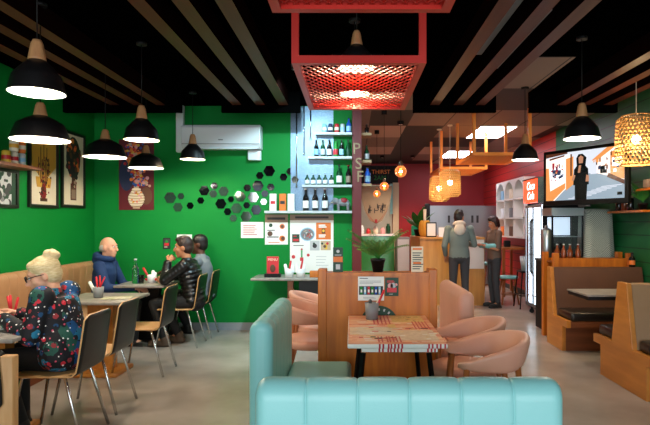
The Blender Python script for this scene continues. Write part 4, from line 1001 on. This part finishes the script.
# ------------------------------------------------------------------ service counter
t=thing('service_counter','high blond wooden service counter the man in the hoodie stands at','counter',(1.75,10.3,0))
MB().box(-.56,.56,-.8,.8,0,1.15).build('body','counter_wood',t); MB().box(-.57,.57,-.82,.82,1.15,1.19).build('top','counter_wood',t,bevel=.004)
o=MB().box(-.16,.16,-.004,0,0,.52).build('paper_notice','white_paper',loc=(2.14,9.498,.64)); tag(o,'white paper sheets taped to the front of the service counter','notice')
TZ=1.19
t=thing('picture_stand','black-framed white menu standing on the left of the service counter','frame',(1.40,9.62,TZ),0)
MB().box(-.09,.09,-.01,.01,0,.02).box(-.09,.09,-.01,.01,.24,.26).box(-.09,-.075,-.01,.01,.02,.24).box(.075,.09,-.01,.01,.02,.24).build('frame','black_paint',t); MB().box(-.075,.075,-.004,.006,.02,.24).build('sheet','white_paper',t); MB().box(-.02,.02,.01,.07,0,.015).build('foot','black_paint',t)
o=MB().obox((0,.03,.085),(.13,.012,.17),Matrix.Rotation(R(-12),3,'X')).box(-.065,.065,-.02,.07,0,.008).build('leaflet_holder','white_plastic',loc=(1.60,9.62,TZ)); tag(o,'white leaflet holder beside the black-framed menu on the counter','leaflet holder')
t=thing('flower_pot','yellow pumpkin-shaped pot with a white candle on the counter','pot',(1.33,9.95,TZ))
s=MB()
for i in range(10):
    a=2*math.pi*i/10; s.ell((.06*math.cos(a),.06*math.sin(a),.15),(.055,.055,.15))
s.build('body','gold',t); MB().lathe([(.02,.27),(.026,.3),(.03,.5),(0,.5)],n=14).build('candle','cream',t)
fern('big glossy-leaved plant at the left end of the service counter','counter_plant',(1.26,10.35,TZ),.085,.13,11,.42,'leaf',12,.8,'blade')
o=MB().rbox(-.11,.11,-.03,.03,0,.2,.02).build('green_lamp',mat('green_glow','0f6b40',.3,emit='148a55',estr=.4),loc=(1.30,10.95,TZ+.0)); tag(o,'teal green glowing box on the counter among the plant leaves','lamp')
# espresso/steel hood behind the counter
t=thing('steel_cooler','wide brushed steel kitchen cabinet behind the counter, against the red wall','cabinet',(2.70,13.2,0))
MB().box(-.95,.72,-.4,.4,0,1.85).build('body','steel',t)
for x in (-.93,): MB().rbox(x-.06,x+.06,-.44,-.36,1.0,1.9,.02).build('black_column','black_paint',t)
for x in (-.45,-.3,.1,.22): MB().box(x,x+.05,-.412,-.4,1.45,1.62).build('control','dark_grey',t)
# arched white shelving
t=thing('arched_shelf','white wall shelving with three arched openings across, beside the fridge','shelf unit',(3.455,11.25,1.14),R(-90))
W=1.95; Hh=1.18; nc=3; nr=3; cw=W/nc; rh=Hh/nr
s=MB(); D=.22
s.box(-W/2,W/2,-.02,0,0,Hh)
for k in range(nr+1): s.box(-W/2,W/2,-D,-.02,k*(Hh-.03)/nr,k*(Hh-.03)/nr+.03)
for k in range(nc+1): x=-W/2+k*(W-.035)/nc; s.box(x,x+.035,-D,-.02,.03,Hh-.03)
# arch spandrels on the front of the top row
for k in range(nc):
    xa=-W/2+k*(W-.035)/nc+.03; xb=xa+(W-.035)/nc-.025; cx=(xa+xb)/2; rr=(xb-xa)/2; zt=Hh-.028; zs=zt-rr*1.0
    for sd in (-1,1):
        po=[(cx+sd*rr,zt),(cx,zt)]+[(cx+sd*rr*math.sin(R(90)*i/8),zs+rr*math.cos(R(90)*i/8)*.98) for i in range(9)]
        s.prism(po,'Y',-D,-D+.03)
s.build('cabinet','white_paint',t)
g=random.Random(21)
names=[('tea_tin','pale blue tin','light_blue'),('book','brown book','brown'),('tea_tin','cream tin','cream'),('box','white box','white_plastic'),('box','orange box','orange'),('book','grey book','grey')]
for (yy,zz_,i,l) in ((11.9,2,0,'in the far top arch'),(11.25,2,2,'in the middle top arch'),(11.25,1,5,'in the middle row, centre opening'),(11.9,1,3,'in the middle row, far opening'),(11.9,0,4,'in the bottom row, far opening'),(11.25,0,1,'in the bottom row, centre opening')):
    n_,w,mt=names[i]; z=1.14+zz_*(Hh-.03)/3+.03
    o=MB().rbox(-.06,.06,-.1,.1,0,.2,.008).build(n_,mt,loc=(3.33,yy,z)); tag(o,w+' '+l+' of the white arched shelf',n_.replace('_',' '))
# wooden bar table and stools near the fridge
t=thing('bar_table','wooden side table under the white arched shelf','table',(3.17,11.1,0))
MB().box(-.26,.26,-.55,.55,.92,.96).build('tabletop','leg_wood',t)
for sx in (-.22,.22):
    for sy in (-.5,.5): MB().box(sx-.025,sx+.025,sy-.025,sy+.025,0,.92).build('leg','leg_wood',t)
o=MB().rbox(-.06,.06,-.06,.06,0,.13,.02).build('black_jar','black_paint',loc=(3.1,10.9,.96)); tag(o,'small black jar on the wooden side table','jar')
def stool(label,x,y,h,group,back=False):
    t=thing('stool',label,'stool',(x,y,0),0,group)
    MB().lathe([(.15,h-.05),(.175,h-.04),(.18,h-.015),(.16,h),(0,h+.005)],n=24).build('seat','teal_vinyl',t)
    for a in (45,135,225,315):
        c_,s_=math.cos(R(a)),math.sin(R(a)); MB().tube([(.21*c_,.21*s_,0),(.12*c_,.12*s_,h-.05)],[.013,.018],8).build('leg','leg_wood',t)
    MB().tube([(.17*math.cos(R(45+90*i)),.17*math.sin(R(45+90*i)),h*.35) for i in range(5)],.009,8).build('stretcher','leg_wood',t)
stool('tall teal-topped wooden stool beyond the standing woman',2.66,10.55,.68,'teal stools')
stool('lower teal-topped wooden stool, nearer and beside the fridge',2.78,9.7,.50,'teal stools')
t=thing('high_chair','dark metal stool frame between the teal stools and the fridge','stool',(2.98,9.25,0))
MB().rbox(-.15,.15,-.15,.15,.6,.63,.01).build('seat','black_metal',t)
for sx in (-1,1):
    for sy in (-1,1): MB().tube([(sx*.18,sy*.18,0),(sx*.13,sy*.13,.6)],.011,8).build('leg','black_metal',t)
MB().tube([(-.165,-.165,.22),(.165,-.165,.22),(.165,.165,.22),(-.165,.165,.22),(-.165,-.165,.22)],.008,6).build('stretcher','black_metal',t)
o=MB().lathe([(.1,0),(.13,.24),(.12,.24),(.095,.008),(0,.008)],n=20).build('clear_tub','pale_grey',loc=(2.98,9.25,.63)); tag(o,'pale plastic tub standing on the dark metal stool by the fridge','tub')
# ------------------------------------------------------------------ kitchen hatch
YK=14.3
mat('banner_tan','8a7860',.7)
def wb(name,mt,u0,u1,v0,v1,dep=.03,y=YK):
    a=at(u0,v0,y); b=at(u1,v1,y); return MB().box(a.x,b.x,y-dep,y-.001,b.z,a.z).build(name,mt)
mat('hatch_glow','9a9080',.5,emit='b5a88e',estr=.35)
struct(wb('window_2','hatch_glow',361,392,185,233,.02))
o=wb('sign_board','black_paint',361,398,166,184,.05); tag(o,'dark board with red and green lettering above the kitchen hatch','sign')
a=at(381,172,14.24); text('THIRST',.15,'rack_lit_orange',(a.x-0,14.245,a.z),(R(90),0,0),o); a=at(380,178,14.24); text('2AM',.17,'bottle_lime',(a.x,14.245,a.z),(R(90),0,0),o)
struct(wb('trim_5','beige',392.5,398.5,183,300,.12)); struct(wb('trim_6','teal_vinyl',390,392.5,184,214,.1))
# tan heart-shaped banner
a=at(376,224,13.7); w=.40; top=1.42+38*13.7/F; s=MB()
po=[(0,a.z)]+[(w*(.25+.75*math.sin(R(90)*i/8)),a.z+(top-a.z)*(i/8)**1.15) for i in range(1,9)]
po=po+[(-x,z) for x,z in po[::-1][:-1]]
s.prism(po,'Y',-.02,0,0)
pr=[(x*.96,z) for x,z in po]
g=random.Random(4)
for i in range(13):
    x=g.uniform(-.27,.2); z=a.z+(top-a.z)*g.uniform(.33,.52); s.box(x,x+g.uniform(.03,.1),-.026,-.02,z,z+.02,1); s.box(x,x+.02,-.026,-.02,z-.06,z+.06,1)
lo=[(x,z) for x,z in po if z<a.z+.35]
s.box(-.03,.03,-.024,-.02,a.z+.03,a.z+.12,2)
for sd in (-1,1): s.prism([(sd*.08,a.z+.08),(sd*.3,a.z+.36),(sd*.33,a.z+.40),(0,a.z+.0)],'Y',-.024,-.018,2)
s.tube([(-.3,-.01,top),(-.3,-.01,H)],.004,6,1); s.tube([(.3,-.01,top),(.3,-.01,H)],.004,6,1)
o=s.build('hanging_banner',['banner_tan','ink','deep_red'],loc=(a.x,13.7,0)); tag(o,'tan pointed banner with dark lettering hanging before the kitchen hatch','banner')
# counter under the hatch
t=thing('kitchen_counter','green-fronted kitchen counter with a pale top below the hatch','counter',(.66,13.95,0))
MB().box(-.55,.4,-.25,.3,0,1.12).build('body','bottle_lime',t); MB().box(-.56,.41,-.27,.3,1.12,1.17).build('top','white_paint',t)
t=thing('glass_fridge','grey glass-fronted cooler below the hatch, right of the green counter','cooler',(1.19,13.4,0))
MB().box(-.11,.2,-.3,.3,0,1.1).build('body','grey',t); MB().box(-.09,.18,-.31,-.3,.15,1.05).build('door','pale_grey',t)
for i,(x,mt,h,l) in enumerate(((.25,'white_plastic',.22,'white jug'),(.42,'red',.14,'red pot'),(.6,'cream',.2,'cream jar'),(.78,'pink',.16,'pink pot'),(.92,'bottle_green',.26,'green bottle'))):
    o=MB().lathe([(.05,0),(.06,.02),(.06,h*.7),(.035,h*.85),(.035,h),(0,h)],n=14).build('jar' if i!=4 else 'bottle',mt,loc=(x,13.85,1.17)); tag(o,l+' on the pale counter below the kitchen hatch','jar' if i!=4 else 'bottle','jars on the kitchen counter')
# ------------------------------------------------------------------ people
mat('skin_pale','d9a184',.5); mat('skin_tan','b97c58',.5); mat('skin_dark','5a3423',.5)
mat('hair_blond','e2d0a6',.5,col2='c4a978',scale=30,stretch=(1,1,4),bump=.5,bscale=60); mat('hair_dark','15100e',.45,bump=.4,bscale=70); mat('hair_brown','2b1a13',.45,bump=.4,bscale=70); mat('hair_grey','b9b2aa',.6)
mat('blue_hoodie','10305c',.8,bump=.3,bscale=18); mat('puffer','0c0b0d',.32,spec=.6); mat('grey_knit','7e8286',.85,bump=.3,bscale=20); mat('hoodie_grey','6a7875',.8,bump=.3,bscale=16); mat('hood_cream','cfc4b6',.8)
mat('black_trousers','0c0c0f',.8,bump=.2,bscale=15); mat('grey_trousers','38393d',.8,bump=.2,bscale=15); mat('brown_shirt','6d5547',.8,bump=.3,bscale=18); mat('aqua_sleeve','79b6b4',.7); mat('shoe_dark','17120f',.5); mat('shoe_brown','4a3a2c',.6); mat('shoe_red','a02830',.5)
# floral print
m=mat('floral','0b0d16',.75)
nt,b,N,L=nodes_of(m); tc=N('ShaderNodeTexCoord'); prev=None
base=N('ShaderNodeRGB'); base.outputs[0].default_value=rgb('0b0c14'); prev=base.outputs[0]
for sc_,th,cols,rand in ((9,.46,('0f4a7c','0b0d16','1a7094','1c4f43'),.9),(19,.34,('c02436','0b0d16','123f66','8a2a30'),.95),(40,.25,('efe9e6','0b0d16','0b0d16','d8546a'),.95)):
    v=N('ShaderNodeTexVoronoi'); v.inputs['Scale'].default_value=sc_; v.inputs['Randomness'].default_value=rand; L(tc.outputs['Object'],v.inputs['Vector'])
    n=N('ShaderNodeTexNoise'); n.inputs['Scale'].default_value=sc_*3; L(tc.outputs['Object'],n.inputs['Vector'])
    ad=N('ShaderNodeMath'); ad.operation='MULTIPLY_ADD'; ad.inputs[1].default_value=.35; L(n.outputs['Fac'],ad.inputs[0]); L(v.outputs['Distance'],ad.inputs[2])
    ls=N('ShaderNodeMath'); ls.operation='LESS_THAN'; ls.inputs[1].default_value=th+.17; L(ad.outputs[0],ls.inputs[0])
    sp_=N('ShaderNodeSeparateColor'); L(v.outputs['Color'],sp_.inputs[0])
    rp=N('ShaderNodeValToRGB'); rp.color_ramp.interpolation='CONSTANT'
    rp.color_ramp.elements[0].color=rgb(cols[0]); rp.color_ramp.elements[1].position=.75; rp.color_ramp.elements[1].color=rgb(cols[3])
    e=rp.color_ramp.elements.new(.28); e.color=rgb(cols[1]); e=rp.color_ramp.elements.new(.52); e.color=rgb(cols[2]); L(sp_.outputs[0],rp.inputs[0])
    mx=N('ShaderNodeMixRGB'); L(ls.outputs[0],mx.inputs[0]); L(prev,mx.inputs[1]); L(rp.outputs[0],mx.inputs[2]); prev=mx.outputs[0]
L(prev,b.inputs['Base Color'])

V=Vector
def loft(mb,secs,n=16):
    """closed elliptical tube through (centre, half-width, half-depth)"""
    vs=[]; k=len(secs)
    for i,(c,a,d) in enumerate(secs):
        c=V(c); t=(V(secs[min(i+1,k-1)][0])-V(secs[max(i-1,0)][0])).normalized(); x=V((1,0,0)); y=t.cross(x).normalized(); x=y.cross(t)
        for j in range(n): q=2*math.pi*j/n; vs.append(c+x*a*math.cos(q)+y*d*math.sin(q))
    mb.add(vs,[(i*n+j,i*n+(j+1)%n,(i+1)*n+(j+1)%n,(i+1)*n+j) for i in range(k-1) for j in range(n)],0,True)
    mb.add(vs[:n],[tuple(range(n))[::-1]]); mb.add(vs[-n:],[tuple(range(n))])
    for c,a,d in (secs[0],secs[-1]): mb.ell(c,(a,d,min(a,d)*.7),None,0,14,8)
def hand(body,fing,w,d,side,curl=.5,palmn=V((0,0,-1))):
    """palm at wrist w along d, thumb on `side` (vector), palm normal palmn"""
    d=d.normalized(); sd=(side-d*side.dot(d)).normalized(); pn=d.cross(sd).normalized()
    if pn.dot(palmn)<0: pn=-pn
    M=Matrix((sd,d,pn)).transposed()
    body.ell(w+d*.048,(.041,.055,.016),M,0,12,8)
    for i,(o,l) in enumerate(((.03,.075),(.010,.085),(-.011,.078),(-.030,.06))):
        p=w+d*.085+sd*o; a=curl*(.6+.1*i)
        d1=(d*math.cos(a)+pn*math.sin(a)); d2=(d*math.cos(a*2.1)+pn*math.sin(a*2.1)); q=p+d1*l*.52; r=q+d2*l*.48
        fing.cap(p-d*.02,q,.0095,.0085,8); fing.cap(q,r,.0085,.007,8)
    p=w+d*.03+sd*.034; q=p+(d*.6+sd*.65+pn*.3).normalized()*.042; r=q+(d*.9+sd*.1+pn*.4).normalized()*.034
    fing.cap(p-sd*.012,q,.012,.0105,8); fing.cap(q,r,.0105,.008,8)
def person(label,loc,rz,J,sk,top,legs,shoe,hair,hair_m,sc_=1.0,short=False,glasses=False,puffer=False,group=None,hips_w=.165,extra=None,topname='top',bulk=1.0):
    t=thing('person',label,'person',loc,rz,group); t.scale=(sc_,)*3
    J={k:V(v) for k,v in J.items()}
    body=MB(); fing=MB(); hc=J['head']; yaw,pit=J.get('look',V((0,0,0)))[0:2]
    Mh=Matrix.Rotation(R(yaw),3,'Z')@Matrix.Rotation(R(pit),3,'X')     # +Y is the face direction
    hp=lambda x,y,z: hc+Mh@V((x,y,z))
    # head, face
    body.ell(hp(0,-.012,.02),(.076,.096,.098),Mh,0,20,14); body.ell(hp(0,.02,-.045),(.062,.072,.075),Mh,0,16,12); body.ell(hp(0,.06,-.095),(.032,.03,.026),Mh)
    body.cap(hp(0,.088,.012),hp(0,.108,-.028),.011,.017,10); body.ell(hp(0,.078,.034),(.052,.014,.012),Mh)
    body.ell(hp(0,.086,-.062),(.027,.012,.009),Mh); body.ell(hp(0,.084,-.074),(.023,.012,.008),Mh)
    for s in (-1,1): body.ell(hp(s*.076,-.008,-.01),(.012,.02,.033),Mh); body.ell(hp(s*.042,.055,-.025),(.026,.026,.026),Mh)
    body.cap(J['neck'],hp(0,-.02,-.07),.056,.052,14)
    # limbs
    pel,wst,chs=J['pelvis'],J['waist'],J['chest']
    loft(body,[(pel,.15,.10),(wst,.135,.09),(chs,.155,.1),(J['neck']-V((0,0,.05)),.10,.065),(J['neck'],.055,.055)])
    for s,k in ((-1,'l'),(1,'r')):
        sh,el,wr=J['sh_'+k],J['el_'+k],J['wr_'+k]
        body.cap(sh,el,.046,.037,12); body.cap(el,wr,.037,.026,12); hd=J.get('hd_'+k); hd=(hd-wr) if hd is not None else (wr-el)
        hand(body,fing,wr,hd,J.get('th_'+k,V((-s,0,0.3))),J['curl'][0] if 'curl' in J else .5,J.get('pn_'+k,V((0,0,-1))))
        hp_,kn,an,to=J['hip_'+k],J['kn_'+k],J['an_'+k],J['to_'+k]
        body.cap(hp_,kn,.078,.052,12); body.cap(kn,an,.052,.037,12); body.cap(an,to,.036,.026,10)
    v,f=remeshed(body,.0085,3)
    b=MB().add(v,f,0,True); b.add(fing.v,fing.f,0,True); b.build('body',sk,t)
    # eyes
    for s in (-1,1): MB().ell(hp(s*.031,.083,.008),(.012,.008,.009),Mh,0,10,8).ell(hp(s*.031,.0895,.008),(.005,.003,.005),Mh,1,8,6).build('eye',['white_plastic','ink'],t)
    # top
    c=MB()
    sec=[(pel+V((0,0,-.02)),hips_w,.125),(pel.lerp(wst,.6),hips_w-.008,.118),(wst,.158,.115),(wst.lerp(chs,.5),.17,.122),(chs,.178,.125),(chs.lerp(J['neck'],.45),.165,.105),(J['neck']-V((0,0,.045)),.115,.075),(J['neck']-V((0,.0,.005)),.068,.066)]
    sec=[(c_,a_*(bulk if i_<6 else 1),d_*(bulk if i_<6 else 1)) for i_,(c_,a_,d_) in enumerate(sec)]
    if puffer:
        s2=[]
        for i in range(len(sec)-1):
            for q in range(8):
                (c0,a0,d0),(c1,a1,d1)=sec[i],sec[i+1]; w=q/8; tt=(i*8+q); bl=.016*abs(math.sin(math.pi*tt/5))
                s2.append((V(c0).lerp(V(c1),w),a0+(a1-a0)*w+bl,d0+(d1-d0)*w+bl))
        sec=s2+[sec[-1]]
    loft(c,sec,20)
    for s,k in ((-1,'l'),(1,'r')):
        sh,el,wr=J['sh_'+k],J['el_'+k],J['wr_'+k]; end=wr.lerp(el,.08) if not short else el.lerp(sh,.15)
        c.ell(sh,(.068*bulk,.07*bulk,.066*bulk)); 
        r0,r1,r2=.064*bulk,.053*bulk,.040*bulk
        if puffer:
            for (p,q,ra,rb,n) in ((sh,el,.066,.056,6),(el,end,.056,.044,6)):
                for i in range(n+1): c.ell(p.lerp(q,i/n),(ra+(rb-ra)*i/n+.006,)*3)
                c.cap(p,q,ra-.006,rb-.006)
        elif short: c.cap(sh,end,r0,r1+.006)
        else: c.cap(sh,el,r0,r1); c.cap(el,end,r1,r2)
    v,f=remeshed(c,.010,2 if puffer else 4); MB().add(v,f,0,True).build(topname,top,t)
    # trousers
    c=MB(); c.ell(pel+V((0,.0,-.02)),(hips_w-.006,.125,.11),None,0,18,12)
    for k in 'lr': hp_,kn,an=J['hip_'+k],J['kn_'+k],J['an_'+k]; c.cap(hp_,kn,.092,.066,14); c.cap(kn,an.lerp(kn,.04),.066,.050,14)
    v,f=remeshed(c,.011,4); MB().add(v,f,0,True).build('trousers',legs,t)
    for k in 'lr':
        an,to=J['an_'+k],J['to_'+k]; d=(to-an); d.z=0; d.normalize(); M=Matrix((d.cross(V((0,0,1))),d,V((0,0,1)))).transposed(); z0=an.z-.085
        s=MB(); s.ell(an+d*.06+V((0,0,-.045)),(.047,.135,.045),M); s.cap(an+V((0,0,-.03)),an+V((0,0,.01)),.05,.052); s.obox(an+d*.06+V((0,0,-.0725)),(.085,.25,.025),M)
        v,f=remeshed(s,.009,3); MB().add(v,f,0,True).build('shoe',shoe,t)
    # hair
    h=MB()
    if hair in ('short','fade','bob','bun'):
        h.ell(hp(0,-.022,.035),(.083,.1,.094),Mh,0,20,14); h.ell(hp(0,-.045,-.01),(.08,.075,.08),Mh)
    if hair=='short': h.ell(hp(0,.045,.095),(.055,.045,.03),Mh); h.ell(hp(0,-.01,.105),(.065,.08,.035),Mh)
    if hair=='bob':
        h.ell(hp(0,.03,.09),(.06,.06,.04),Mh)
        for s in (-1,1): h.cap(hp(s*.066,-.01,.03),hp(s*.068,-.0,-.06),.034,.026)
        h.cap(hp(0,-.06,0),hp(0,-.07,-.08),.07,.05)
    if hair=='bun':
        h.ell(hp(0,.035,.08),(.055,.045,.034),Mh)
        for s in (-1,1): h.ell(hp(s*.055,-.01,.05),(.033,.055,.045),Mh)
        h.ell(hp(.0,-.085,.105),(.046,.046,.042),Mh); h.ell(hp(.02,-.095,.125),(.03,.034,.026),Mh); h.ell(hp(-.02,-.075,.13),(.03,.03,.026),Mh)
        h.ell(hp(.0,-.115,.10),(.03,.03,.03),Mh); h.tube([hp(.05,-.07,-.03),hp(.05,-.085,-.08),hp(.06,-.1,-.1)],[.014,.009,.003],6)
    if hair=='balding':
        for s in (-1,1): h.ell(hp(s*.062,-.035,-.005),(.02,.05,.04),Mh)
        h.ell(hp(0,-.078,-.01),(.06,.034,.05),Mh)
    v,f=remeshed(h,.009,3); MB().add(v,f,0,True).build('hair',hair_m,t)
    if glasses:
        s=MB()
        for k in (-1,1):
            s.tube([hp(k*.033+.024*math.cos(q*math.pi/8),.105,.008+.018*math.sin(q*math.pi/8)) for q in range(17)],.003,6); s.tube([hp(k*.057,.104,.012),hp(k*.08,.04,.012),hp(k*.083,-.01,.005)],.003,6)
        s.build('glasses','black_paint',t)
    if extra: extra(t,J,hp,Mh)
    return t
def sit(lean=.0,sh=.46,**kw):
    J=dict(pelvis=(0,-.02,sh+.10),waist=(0,-.02+lean*.25,sh+.25),chest=(0,-.02+lean*.6,sh+.42),neck=(0,-.02+lean*.95,sh+.58),head=(0,.0+lean*1.15,sh+.72),
      sh_l=(-.175,-.02+lean*.85,sh+.51),sh_r=(.175,-.02+lean*.85,sh+.51),
      hip_l=(-.09,.02,sh+.08),hip_r=(.09,.02,sh+.08),kn_l=(-.11,.42,sh+.07),kn_r=(.11,.42,sh+.07),an_l=(-.11,.44,.09),an_r=(.11,.40,.09),to_l=(-.12,.6,.03),to_r=(.12,.56,.03),
      el_l=(-.23,.12+lean,sh+.28),el_r=(.23,.12+lean,sh+.28),wr_l=(-.12,.36+lean,sh+.33),wr_r=(.12,.36+lean,sh+.33),look=(0,0,0))
    J.update(kw); return J
# woman in the floral top (local right = towards the back wall; faces the left wall)
J=sit(.16,.455,look=(26,-20,0),el_l=(-.235,.10,.70),el_r=(.235,.14,.70),sh_l=(-.165,.06,.945),sh_r=(.165,.06,.945),wr_l=(-.10,.36,.80),wr_r=(.10,.38,.80),head=(0,.145,1.075),neck=(0,.085,.965),kn_l=(-.12,.38,.53),kn_r=(.12,.38,.53),an_l=(-.12,.22,.09),an_r=(.12,.36,.09),to_l=(-.12,.36,.03),to_r=(.12,.5,.03))
person('seated woman with blond bun and glasses in a dark floral top, bending over her meal',(-1.95,3.70,0),R(90),J,'skin_pale','floral','black_trousers','shoe_dark','bun','hair_blond',1.0,glasses=True,hips_w=.21,topname='floral_top',bulk=1.17)
# man in the blue hoodie on the banquette, facing the room
def hood(t,J,hp,Mh):
    s=MB(); c=J['neck']; s.tube([c+V((.1*math.cos(a),-.015+.085*math.sin(a),.005-.02*math.sin(a)+.015)) for a in [i*math.pi/8 for i in range(17)]],[.035+.018*max(0,-math.sin(i*math.pi/8)) for i in range(17)],10)
    s.ell(c+V((0,-.1,-.0)),(.1,.055,.08)); v,f=remeshed(s,.01,3); MB().add(v,f,0,True).build('hood',hoodm,t)
hoodm='blue_hoodie'
J=sit(.05,.455,look=(-8,-2,0),wr_l=(-.1,.38,.66),wr_r=(.1,.4,.70),el_l=(-.24,.12,.72),el_r=(.24,.14,.72))
person('seated balding man in a blue hoodie on the tan banquette, looking across the far table',(-2.94,6.46,-.03),R(-90),J,'skin_pale','blue_hoodie','black_trousers','shoe_dark','balding','hair_grey',1.0,extra=hood,topname='hoodie')
# man in the black puffer jacket, hand at the mouth
J=sit(.10,.425,look=(6,-4,0),el_l=(-.2,.27,.78),wr_l=(-.06,.28,.97),hd_l=(-.02,.235,1.05),el_r=(.22,.22,.79),wr_r=(.08,.36,.79),th_l=(.3,.3,.5),curl=(1.5,0,0),an_l=(-.11,.3,.09),to_l=(-.11,.45,.03),an_r=(.11,.2,.09),to_r=(.12,.35,.03))
person('seated man in a glossy black puffer jacket resting his chin on his hand',(-1.87,6.42,0),R(90),J,'skin_tan','puffer','black_trousers','shoe_brown','short','hair_brown',1.0,puffer=True,hips_w=.18,topname='puffer_jacket')
J=sit(.05,.42,look=(10,-4,0),el_l=(-.22,.26,.79),wr_l=(-.1,.44,.80),el_r=(.22,.24,.79),wr_r=(.1,.43,.8),an_l=(-.11,.3,.09),to_l=(-.11,.45,.03),an_r=(.11,.22,.09),to_r=(.12,.37,.03))
person('seated dark-haired man in a grey top beside the puffer jacket, nearest the green wall',(-1.90,6.95,0),R(90),J,'skin_dark','grey_knit','black_trousers','shoe_dark','fade','hair_dark',1.02,topname='grey_top')
# standing man at the counter, back to us
def stand(**kw):
    J=dict(pelvis=(0,0,.93),waist=(0,0,1.08),chest=(0,.0,1.27),neck=(0,-.01,1.44),head=(0,.02,1.585),sh_l=(-.185,0,1.385),sh_r=(.185,0,1.385),hip_l=(-.09,0,.9),hip_r=(.09,0,.9),kn_l=(-.1,.02,.5),kn_r=(.1,.02,.5),an_l=(-.11,-.02,.09),an_r=(.11,-.02,.09),to_l=(-.13,.13,.03),to_r=(.13,.13,.03),
      el_l=(-.24,-.02,1.1),el_r=(.24,-.02,1.1),wr_l=(-.2,.18,.95),wr_r=(.2,.18,.95),look=(0,0,0)); J.update(kw); return J
def cream_hood(t,J,hp,Mh):
    s=MB(); c=J['neck']; s.tube([c+V((.085*math.cos(a),-.01+.08*math.sin(a),.02-.03*math.sin(a))) for a in [i*math.pi/8 for i in range(17)]],[.03+.015*max(0,-math.sin(i*math.pi/8)) for i in range(17)],10)
    s.ell(c+V((0,-.105,-.06)),(.1,.045,.1)); v,f=remeshed(s,.01,3); MB().add(v,f,0,True).build('hood','hood_cream',t)
J=stand(look=(-25,-12,0),wr_r=(.17,.28,1.12),el_r=(.26,.04,1.12),el_l=(-.25,-.04,1.1),wr_l=(-.22,.12,.93))
person('standing man seen from behind in a grey-green hoodie with cream hood, at the service counter',(1.76,8.95,0),R(-6),J,'skin_tan','hoodie_grey','grey_trousers','shoe_dark','short','hair_dark',.965,extra=cream_hood,hips_w=.18,topname='hoodie')
# standing woman at the right of the counter, facing left, reading a pad
def sleeves(t,J,hp,Mh):
    for k in 'lr': MB().cap(J['el_'+k].lerp(J['sh_'+k],.2),J['el_'+k].lerp(J['wr_'+k],.72),.05,.042,14).build('sleeve','aqua_sleeve',t)
J=stand(look=(12,-22,0),el_l=(-.23,.04,1.1),wr_l=(-.1,.27,1.17),el_r=(.23,.04,1.1),wr_r=(.08,.29,1.17))
w=person('standing dark-haired woman in a brown shirt with aqua sleeves, looking down at a notepad',(2.43,9.3,0),R(100),J,'skin_tan','brown_shirt','grey_trousers','shoe_dark','bob','hair_brown',.91,short=True,extra=sleeves,hips_w=.175,topname='shirt')
a=Matrix.Rotation(R(100),3,'Z')@V((0,.40,1.215))*.91
o=MB().rbox(-.06,.06,-.085,.085,-.006,.006,.003,1).build('notepad','white_paper',loc=(2.43+a.x,9.3+a.y,a.z),rot=(R(25),0,R(100))); tag(o,'white notepad in the hands of the standing woman','notepad')
# ------------------------------------------------------------------ daylight, extra ceiling lamps, camera
def area(name,loc,rot,sx,sy,e,col):
    l=bpy.data.lights.new(name,'AREA'); l.shape='RECTANGLE'; l.size=sx; l.size_y=sy; l.energy=e; l.color=col
    o=bpy.data.objects.new(name,l); COL.objects.link(o); o.location=loc; o.rotation_euler=rot; return o
area('daylight',(0,-2.75,1.5),(R(90),0,0),6.3,2.4,260,(.86,.94,1))
w=bpy.data.worlds.new('sky'); sc.world=w; w.use_nodes=True
w.node_tree.nodes['Background'].inputs[0].default_value=(.75,.87,1,1); w.node_tree.nodes['Background'].inputs[1].default_value=.8
# small ceiling spots; the warm ones are added to brighten the far area
def spot(label,loc,e,col,ang=100,blend=.7,tilt=0):
    t=thing('ceiling_spot',label,'ceiling light',loc,0,'recessed ceiling spots')
    MB().lathe([(.05,-.05),(.055,0)],n=18).build('housing','black_paint',t); MB().disc((0,0,-.049),.03,'Z',.003,16).build('lens','lamp_white',t)
    l=bpy.data.lights.new('spot','SPOT'); l.energy=e; l.color=col; l.spot_size=R(ang); l.spot_blend=blend; l.shadow_soft_size=.05
    o=bpy.data.objects.new('spot_light',l); COL.objects.link(o); o.parent=t; o.location=(0,0,-.06); o.rotation_euler=(R(tilt),0,0); return o
spot('small ceiling spot by the foil panel, shining on the bottle shelves',(-.45,6.72,H),40,(.5,.88,1),165)
spot('small ceiling spot turned to the air conditioner and menu board',(-.55,5.4,H),310,(.6,.9,1),120,.8,42)
spot('added ceiling spot brightening the passage to the service counter',(.75,8.4,H),170,(1,.62,.35),140)  # extra lamp, added to warm up the passage
spot('added ceiling spot brightening the kitchen hatch',(.7,12.6,H),170,(1,.85,.65),130)  # lamp added to brighten the kitchen end
spot('added ceiling spot brightening the service counter near the red wall',(1.4,12.6,H),200,(1,.7,.5),130)  # second added kitchen lamp, lifts the red wall
cam=bpy.data.cameras.new('camera'); co=bpy.data.objects.new('camera',cam); COL.objects.link(co)
co.location=(0,0,EYE); co.rotation_euler=(R(90),0,0)
cam.sensor_fit='HORIZONTAL'; cam.sensor_width=36; cam.lens=36*F/650; cam.clip_start=.05
cam.shift_x=-(CU-325)/650; cam.shift_y=(CV-212.5)/650
sc.camera=co
sc.view_settings.view_transform='Standard'; sc.view_settings.look='None'; sc.view_settings.gamma=1; sc.view_settings.use_curve_mapping=False
sc.view_settings.exposure=0.15
cy=sc.cycles; cy.use_denoising=True; cy.max_bounces=8; cy.diffuse_bounces=4; cy.glossy_bounces=4; cy.transmission_bounces=6; cy.sample_clamp_indirect=4; cy.caustics_reflective=False; cy.caustics_refractive=False
